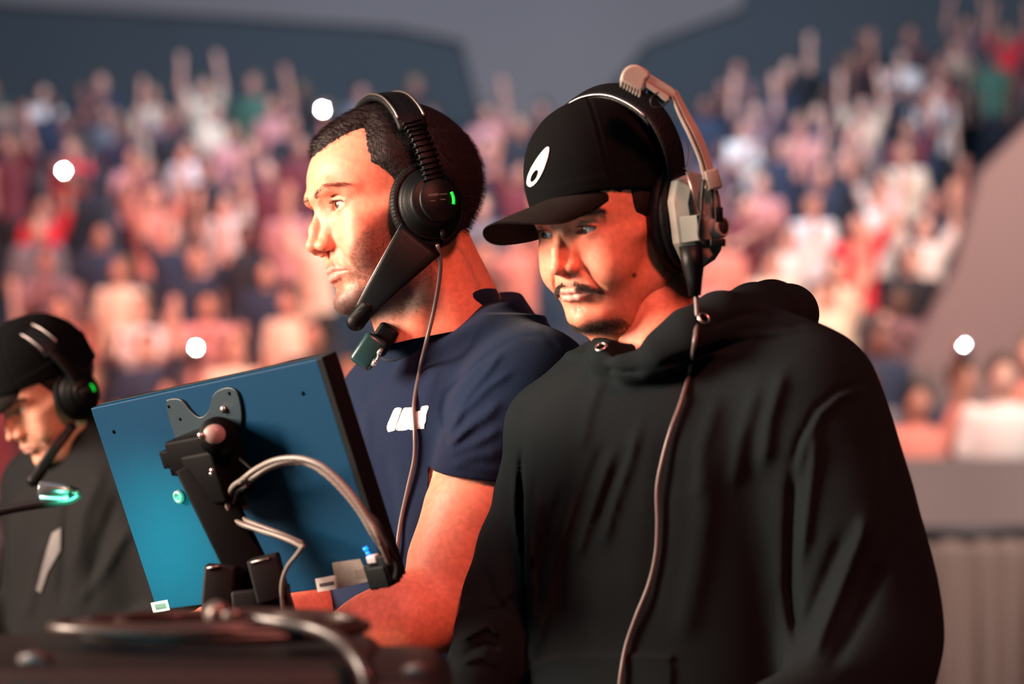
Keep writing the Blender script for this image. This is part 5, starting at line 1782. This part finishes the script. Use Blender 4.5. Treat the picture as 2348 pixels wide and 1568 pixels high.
    gn.tube(q, [.0046 + (.0009 if i % 2 else -.0002) for i in range(n)], 10)
    gn.build('gooseneck', mat('gooseneck_black', (.012, .012, .013), .38), g)


monitor()
desk()


# ------------------------------------------------------------------ arena: floor, terraces, walls
def structure(name, mb, m):
    return tag(mb.build(name, m), kind='structure')


HAZE_WALL = mat('arena_wall_teal', (0.085, 0.118, 0.138), .9, noise=(.25, .18))  # wall tone lifted so the colour carries the haze
HAZE_GREY = mat('arena_haze_grey', (0.30, 0.30, 0.30), .9, noise=(.3, .12))
STEP_M = mat('terrace_concrete', (0.040, 0.055, 0.075), .9, noise=(.6, .25))
FLOOR_M = mat('arena_floor', (0.05, 0.05, 0.055), .7, noise=(1.2, .3))
AISLE_M = mat('aisle_wall_mauve', (0.20, 0.155, 0.155), .9, noise=(.4, .15))

ROW0_Y, ROW_D, ROW_H, NROW = 17.4, 1.18, .345, 16


def row_y(r): return ROW0_Y + ROW_D * r
def row_z(r): return -0.42 + ROW_H * r


mb = MB(); mb.box((0, 20, -.56), (16, 24, .05)); structure('floor', mb, FLOOR_M)
mb = MB(); mb.box((0, 2.4, -.255), (2.6, 2.2, .255)); structure('floor_riser', mb, FLOOR_M)
for r in range(NROW):
    mb = MB(); z = row_z(r); y = row_y(r)
    mb.box((-1.2 if r < 99 else 0, y + ROW_D / 2, (z - .51) / 2), (9.6, ROW_D / 2, (z + .51) / 2 + .0))
    structure('floor_terrace', mb, STEP_M)
YB = row_y(NROW) + .2
mb = MB(); mb.box((0, YB + 2.0, 5.2), (16, .2, 5.8)); structure('wall_back', mb, HAZE_WALL)
mb = MB(); mb.box((-13.0, 20, 5.2), (.2, 24, 5.8)); structure('wall_left', mb, HAZE_WALL)
mb = MB(); mb.box((15.0, 20, 5.2), (.2, 24, 5.8)); structure('wall_right', mb, HAZE_WALL)
mb = MB(); mb.box((0, 20, 11.1), (16, 24, .1)); structure('ceiling', mb, HAZE_WALL)
mb = MB(); mb.box((0, -3.9, 5.2), (16, .1, 5.8)); structure('wall_front', mb, HAZE_WALL)


def slab(name, px, Y, th, m):
    """a wall panel standing at distance Y with the given outline"""
    pts = [P(x, y, Y) for x, y in px]
    mb = MB(); n = len(pts)
    V = pts + [p + Vector((0, th, 0)) for p in pts]
    mb.add(V, [tuple(range(n)), tuple(range(2 * n - 1, n - 1, -1))] + [(i, n + i, n + (i + 1) % n, (i + 1) % n) for i in range(n)], False)
    return structure(name, mb, m)


# grey panel standing in for the haze band and beams between the blocks
slab('trim_haze', [(-400, -300), (-400, -60), (0, 8), (500, 36), (900, 62), (1060, 95), (1120, 330), (1300, 330), (1480, 100), (1700, 20), (1800, -300)], YB + 1.6, .3, HAZE_GREY)
# sloped side wall of the aisle at the right
slab('trim_2', [(2500, 150), (2348, 300), (2250, 400), (2190, 620), (2120, 760), (2060, 900), (2040, 1180), (2700, 1180), (2700, 150)], 19.6, .3, AISLE_M)

# ------------------------------------------------------------------ spectators
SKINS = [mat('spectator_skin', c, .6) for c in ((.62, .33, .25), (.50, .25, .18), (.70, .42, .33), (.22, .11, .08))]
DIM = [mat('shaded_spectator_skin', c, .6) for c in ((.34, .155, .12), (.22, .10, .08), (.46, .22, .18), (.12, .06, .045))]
HAIRS = [mat('spectator_hair', c, .7) for c in ((.02, .015, .015), (.06, .035, .025), (.20, .12, .06), (.01, .01, .012))]
SHIRTS = {k: mat('shirt_' + k, c, .85) for k, c in dict(
    white=(.82, .78, .74), cream=(.80, .66, .50), pink=(.62, .28, .27), salmon=(.72, .28, .22), red=(.72, .03, .05), grey=(.17, .17, .19), black=(.018, .020, .028), navy=(.02, .035, .07), green=(.05, .14, .10), maroon=(.16, .03, .04), mauve=(.22, .13, .15)).items()}
PANTS = [mat('spectator_trousers', c, .9) for c in ((.02, .025, .04), (.03, .03, .03), (.12, .11, .12))]


def proto(pose_):
    h = .016
    b = Field((-.5, -.4, -.02), (.5, .35, 2.2), h)
    b.ell((0, -.01, 1.62), (.078, .095, .118)); b.ell((0, -.05, 1.575), (.055, .055, .07), .03); b.ell((0, -.105, 1.60), (.014, .02, .022), .01)
    b.cone((0, .01, 1.50), (0, .01, 1.42), .055, .06, .03)
    b.loft([(.95, 0, 0, .14, .09, 0), (1.2, 0, 0, .13, .09, 0), (1.42, 0, 0, .15, .09, 0)], .02)
    sl = Field((-.55, -.45, .8), (.55, .35, 2.2), h)
    sl.loft([(.84, 0, 0, .185, .13, 0), (1.1, 0, 0, .17, .125, 0), (1.3, 0, 0, .19, .13, 0), (1.40, 0, 0, .17, .11, 0), (1.47, 0, .005, .08, .075, 0)], .02)
    for s in (-1, 1):
        sh = Vector((s * .175, 0, 1.39))
        if pose_ == 'up' or (pose_ == 'one' and s == 1):
            el = sh + Vector((s * .09, -.08, .22)); wr = el + Vector((-s * .02, -.06, .26))
        elif pose_ == 'clap' or (pose_ == 'phone' and s == 1):
            el = sh + Vector((s * .04, -.14, -.20)); wr = el + Vector((-s * .13, -.20, .22 if pose_ == 'phone' else .14))
        else:
            el = sh + Vector((s * .06, .0, -.28)); wr = el + Vector((s * -.01, -.10, -.24))
        b.chain([(*sh, .05), (*el, .042), (*wr, .030)], .02)
        d = (wr - el).normalized()
        b.cone(wr, wr + d * .09, .036, .030, .01)
        for k in (-.026, -.009, .009, .026):
            b.cone(wr + d * .08 + Vector((k, 0, 0)), wr + d * .165 + Vector((k * 1.3, -.01, 0)), .0125, .0105, .004)
        b.cone(wr + d * .03, wr + d * .085 + Vector((-s * .05, 0, 0)), .016, .012, .006)
        m = sh.lerp(el, .72)
        sl.chain([(*sh, .07), (*m, .062)], .03)
        b.cone((s * .09, 0, .93), (s * .10, 0, .05), .07, .045, .03)
    V, F = b.mesh(0); body = raw_mesh('body', V, F)
    V, F = sl.mesh(0); shirt = raw_mesh('shirt', V, F)
    t = Field((-.3, -.25, -.02), (.3, .25, 1.0), .022)
    t.loft([(.72, 0, 0, .17, .12, 0), (.98, 0, 0, .165, .12, 0)])
    for s in (-1, 1):
        t.chain([(s * .09, 0, .82, .10), (s * .10, 0, .45, .078), (s * .10, 0, .06, .062)], .03)
        t.ell((s * .10, -.06, .045), (.05, .13, .045), .02)
    V, F = t.mesh(0); tr = raw_mesh('trousers', V, F)
    hh = Field((-.13, -.16, 1.45), (.13, .16, 1.80), .012)
    hh.ell((0, .012, 1.648), (.090, .104, .110)); hh.ell((0, -.12, 1.57), (.09, .085, .10), .01, 's')
    V, F = hh.mesh(0); hr = raw_mesh('hair', V, F)
    return dict(body=body, shirt=shirt, trousers=tr, hair=hr)


POSES = ['down', 'up', 'one', 'clap', 'phone']
PROTO = {k: proto(k) for k in POSES}
for d in PROTO.values():
    for k, m in d.items():
        m.materials.append({'body': SKINS[0], 'shirt': SHIRTS['white'], 'trousers': PANTS[0], 'hair': HAIRS[0]}[k])
POSE_WORDS = dict(down='arms down', up='both arms raised', one='one arm raised', clap='hands together', phone='holding up a phone')
ALL_SPEC = []


def spectator(x, y, z, rot, pose_, shirt, sc=1.0, label=None, group=None, skin=None, pants=None, hair=None):
    root = empty('person', (x, y, z))
    root.rotation_euler = (0, 0, rot); root.scale = (sc, sc, sc)
    for k, me in PROTO[pose_].items():
        o = bpy.data.objects.new(k, me); COL.objects.link(o); o.parent = root
        o.material_slots[0].link = 'OBJECT'
        o.material_slots[0].material = {'body': skin or random.choice(SKINS[:3]), 'shirt': SHIRTS[shirt], 'trousers': pants or random.choice(PANTS), 'hair': hair or random.choice(HAIRS)}[k]
    tag(root, label, 'person', group)
    root['_'] = 0
    del root['_']
    return root


# what the photo shows, patch by patch: (px, py, shirt, pose)
SEEN = [
    (108, 225, 'white', 'down'), (175, 210, 'salmon', 'clap'), (255, 250, 'grey', 'down'), (318, 255, 'cream', 'down'), (375, 230, 'mauve', 'up'), (425, 250, 'cream', 'up'), (452, 285, 'cream', 'down'), (505, 215, 'maroon', 'up'),
    (548, 275, 'pink', 'down'), (645, 240, 'pink', 'one'), (690, 300, 'mauve', 'down'), (60, 290, 'mauve', 'clap'), (70, 360, 'pink', 'one'), (160, 385, 'red', 'phone'), (250, 400, 'pink', 'clap'), (478, 385, 'white', 'down'),
    (560, 350, 'pink', 'clap'), (600, 420, 'maroon', 'down'), (395, 465, 'salmon', 'up'), (330, 500, 'maroon', 'clap'), (245, 520, 'white', 'up'), (225, 590, 'pink', 'down'), (20, 520, 'pink', 'one'), (50, 610, 'grey', 'down'), (140, 560, 'salmon', 'one'),
    (515, 540, 'white', 'one'), (440, 560, 'salmon', 'up'), (345, 600, 'mauve', 'down'), (610, 520, 'pink', 'down'), (660, 590, 'cream', 'up'), (590, 620, 'navy', 'down'), (690, 620, 'pink', 'down'), (95, 705, 'red', 'down'), (175, 710, 'white', 'down'),
    (380, 690, 'white', 'clap'), (262, 650, 'cream', 'down'), (490, 650, 'salmon', 'one'), (600, 740, 'cream', 'one'), (540, 700, 'pink', 'clap'), (440, 790, 'pink', 'phone'), (300, 760, 'navy', 'down'), (250, 840, 'salmon', 'clap'), (560, 850, 'cream', 'down'),
    (650, 790, 'salmon', 'up'), (760, 740, 'pink', 'down'), (700, 860, 'pink', 'clap'), (400, 850, 'salmon', 'one'), (330, 860, 'grey', 'down'),
    (1180, 260, 'pink', 'one'), (1310, 215, 'salmon', 'up'), (1165, 320, 'mauve', 'down'), (1130, 400, 'salmon', 'clap'), (1150, 460, 'pink', 'up'), (1200, 580, 'salmon', 'one'), (1240, 700, 'salmon', 'down'), (1160, 640, 'pink', 'clap'), (1150, 540, 'grey', 'down'),
    (1740, 325, 'white', 'clap'), (1710, 390, 'pink', 'down'), (1675, 290, 'mauve', 'up'), (1770, 200, 'mauve', 'one'), (1840, 280, 'pink', 'down'), (1910, 150, 'salmon', 'one'), (2050, 130, 'white', 'down'), (1975, 270, 'cream', 'up'), (1930, 330, 'grey', 'down'), (2055, 210, 'salmon', 'clap'),
    (1700, 480, 'pink', 'clap'), (1690, 540, 'salmon', 'down'), (1840, 515, 'white', 'down'), (1910, 340, 'salmon', 'up'), (1870, 440, 'pink', 'up'), (1930, 500, 'salmon', 'one'), (1800, 420, 'navy', 'down'), (2010, 400, 'white', 'up'), (2080, 520, 'white', 'up'), (2100, 420, 'cream', 'down'), (2130, 380, 'pink', 'one'),
    (1985, 420, 'green', 'down'), (2060, 540, 'white', 'clap'), (1730, 600, 'cream', 'down'), (1785, 590, 'white', 'one'), (1870, 600, 'cream', 'one'), (1950, 620, 'red', 'one'), (1990, 640, 'salmon', 'one'), (1910, 550, 'navy', 'down'), (1880, 690, 'cream', 'one'), (1940, 690, 'white', 'clap'), (1960, 770, 'salmon', 'clap'), (2080, 640, 'black', 'down'), (2130, 620, 'grey', 'down'), (2170, 640, 'pink', 'one'),
    (2215, 145, 'cream', 'clap'), (2160, 215, 'white', 'down'), (2195, 70, 'mauve', 'up'), (1610, 60, 'pink', 'clap'), (1545, 35, 'maroon', 'one'), (2330, 120, 'red', 'up'), (1690, 660, 'salmon', 'clap'), (1650, 620, 'pink', 'down'),
    (800, 860, 'salmon', 'clap'), (780, 700, 'mauve', 'up'),
]
RMAX = lambda px: np.interp(px, [0, 900, 1050, 1250, 1500, 1700, 2000, 2200, 2300], [10.6, 10.6, 9.4, 9.2, 10.4, 11.5, 13.6, 14.2, 13])
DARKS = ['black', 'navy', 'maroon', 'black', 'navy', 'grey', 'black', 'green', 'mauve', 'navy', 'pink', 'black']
spots = {}
used = [False] * len(SEEN)
PITCH = .64
for r in range(NROW):
    y = row_y(r) + .55
    xs = np.arange(-7.0, 7.4, PITCH) + (PITCH / 2 if r % 2 else 0)
    for i, x in enumerate(xs):
        x = x + random.uniform(-.05, .05)
        hp = project(x, y, row_z(r) + 1.48)
        if hp[0] < -90 or hp[0] > 2420: continue
        if r > RMAX(hp[0]): continue
        if 2150 < hp[0] and r < 11: continue
        spots[(r, i)] = [x, y, hp[0], hp[1], None, None]
# nearest free seat takes each seen colour
for k, (px, py, sh, ps) in enumerate(SEEN):
    best = None
    for key, v in spots.items():
        if v[4] is not None: continue
        d = math.hypot(v[2] - px, v[3] - py)
        if d < 75 and (best is None or d < best[0]): best = (d, key)
    if sh in ('pink', 'salmon', 'mauve', 'maroon') and k % 5 < 3: sh = ('black', 'navy', 'maroon')[k % 5]
    if best: spots[best[1]][4] = sh; spots[best[1]][5] = ps
PHONES = []
for px, py, r, s_, shirt, lab in [(740, 250, 7, 1.0, 'maroon', 'lit phone torch beside the bearded man'), (146, 391, 5, 1.0, 'red', 'lit phone torch near the left edge'), (450, 797, 0, 1.0, 'pink', 'lit phone torch just above the monitor'), (2210, 790, -1, .35, 'salmon', 'small lit phone torch at the far right')]:
    z0 = row_z(r) if r >= 0 else -.51
    Y_ = row_y(r) + .55 - .14 if r >= 0 else 15.6
    v_ = P(px, py, Y_)
    PHONES.append((px, py, Y_, s_, z0, (v_.z - .03 - z0) / 1.95, shirt, lab))
    for key in [q for q, w in spots.items() if q[0] == r and abs(w[0] - (v_.x - .245)) < .52]:
        del spots[key]
ROWN = ['front', 'second', 'third', 'fourth', 'fifth', 'sixth', 'seventh', 'eighth', 'ninth', 'tenth', 'eleventh', 'twelfth', 'thirteenth', 'fourteenth', 'fifteenth', 'top']
ORD = lambda n: '%d%s' % (n, 'th' if 10 <= n % 100 <= 20 else {1: 'st', 2: 'nd', 3: 'rd'}.get(n % 10, 'th'))
HID = [(720, 1100, 240, 760), (1210, 1640, 170, 2000), (1160, 2000, 860, 2000), (230, 720, 930, 2000)]
count = {}
for (r, i) in sorted(spots):
    x, y, px, py, sh, ps = spots[(r, i)]
    if any(a + 45 < px < b - 45 and c + 50 < py < d for a, b, c, d in HID): continue
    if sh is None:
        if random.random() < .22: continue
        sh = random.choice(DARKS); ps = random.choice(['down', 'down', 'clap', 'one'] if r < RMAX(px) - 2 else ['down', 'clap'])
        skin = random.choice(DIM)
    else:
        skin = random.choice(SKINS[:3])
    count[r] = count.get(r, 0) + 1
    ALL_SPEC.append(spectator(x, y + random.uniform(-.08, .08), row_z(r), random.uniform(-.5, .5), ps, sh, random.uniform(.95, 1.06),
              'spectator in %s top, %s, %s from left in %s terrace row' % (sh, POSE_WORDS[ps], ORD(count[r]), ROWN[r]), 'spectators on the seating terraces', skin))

# a loose group standing behind the barrier at the right
k = 0
for px, py, Y, sh, ps, pn in [(2205, 860, 16.75, 'navy', 'down', 1), (2300, 850, 15.7, 'white', 'down', 2), (2372, 800, 16.85, 'salmon', 'down', 2)]:
    v = P(px, py, Y)
    k += 1
    spectator(v.x, Y, -.51, random.uniform(-.6, .6), ps, sh, (v.z + .51 + .10) / 1.74,
              'blurred person in %s top, %s, standing behind the draped barrier at the right' % (sh, POSE_WORDS[ps]), 'people standing behind the draped barrier', SKINS[k % 3], PANTS[pn])

# phones with the torch lit
PH = mat('phone_body', (.02, .02, .02), .3)
TORCH = mat('phone_torch', (1, 1, 1), .3, emit=((.86, .95, 1.0), 9000))
for px, py, Y, s, z0, sc, shirt, lab in PHONES:
    v = P(px, py, Y)
    spectator(v.x - .245 * sc, Y + .235 * sc, z0, 0, 'one', shirt, sc, 'spectator in %s top holding up the %s' % (shirt, lab), 'spectators on the seating terraces' if z0 > -.5 else 'people standing behind the draped barrier', SKINS[1])
    t = empty('phone', P(px, py, Y))
    tag(t, lab + ' in a raised hand', 'phone', None)
    b = MB(); b.box((0, 0, -.05), (.037, .004, .075), None, .003); b.build('phone_case', PH, t)
    f = MB(); f.lathe([(.0001, .0), (.0055 * s, 0), (.0055 * s, .0015), (.0001, .0015)], Matrix.Translation((0, -.0046, -.0)) @ Matrix.Rotation(math.radians(90), 4, 'X'), 16)
    f.build('torch', TORCH, t)

# cloth-covered barrier
DR = mat('barrier_cloth', (.26, .19, .165), .95, noise=(2.0, .12), bump=(60, .4))
bar = empty('crowd_barrier')
tag(bar, 'waist-high barrier draped in grey-brown cloth hanging in folds at the right', 'barrier')
Yb = 12.6
x0, x1 = P(1990, 0, Yb).x, P(2480, 0, Yb).x
zt = P(0, 1238, Yb).z
V = []; F = []
n = 160; mrows = 14
for i in range(n + 1):
    t = i / n; x = x0 + (x1 - x0) * t
    for j in range(mrows + 1):
        q = j / mrows
        w = .05 * math.sin(t * 46 + 1.2 * math.sin(t * 9)) * (.2 + .8 * q) + .02 * math.sin(t * 90) * q
        V.append((x, Yb + w, zt + (-.50 - zt) * q))
for i in range(n):
    for j in range(mrows):
        a = i * (mrows + 1) + j
        F.append((a, a + mrows + 1, a + mrows + 2, a + 1))
cl = new_obj('cloth', raw_mesh('cloth', np.array(V), np.array(F)), bar, DR)
m = cl.modifiers.new('thick', 'SOLIDIFY'); m.thickness = .006
b = MB(); b.tube([(x0, Yb, zt + .03), (x1, Yb, zt + .05)], .035, 14)  # dark bar standing in for the shadow along the barrier top
b.build('top_shadow_bar', mat('shadow_dark', (.045, .045, .05), .5), bar)
for xx in (x0 + .15, (x0 + x1) / 2, x1 - .1):
    b = MB(); b.tube([(xx, Yb + .12, -.51), (xx, Yb + .04, zt)], .02, 10); b.build('post', mat('post_steel', (.2, .2, .2), .5, metal=.6), bar)
# pale hoarding behind the group
mb = MB(); v0, v1 = P(2040, 1050, 14.8), P(2600, 1050, 14.8)
mb.box(((v0.x + v1.x) / 2, 14.8, (v0.z - .5) / 2), ((v1.x - v0.x) / 2, .05, (v0.z + .5) / 2))
hb = mb.build('hoarding', mat('hoarding_grey', (.24, .20, .195), .85, noise=(1.5, .15)))
tag(hb, 'plain grey-brown hoarding panel behind the draped barrier at the right', 'hoarding')
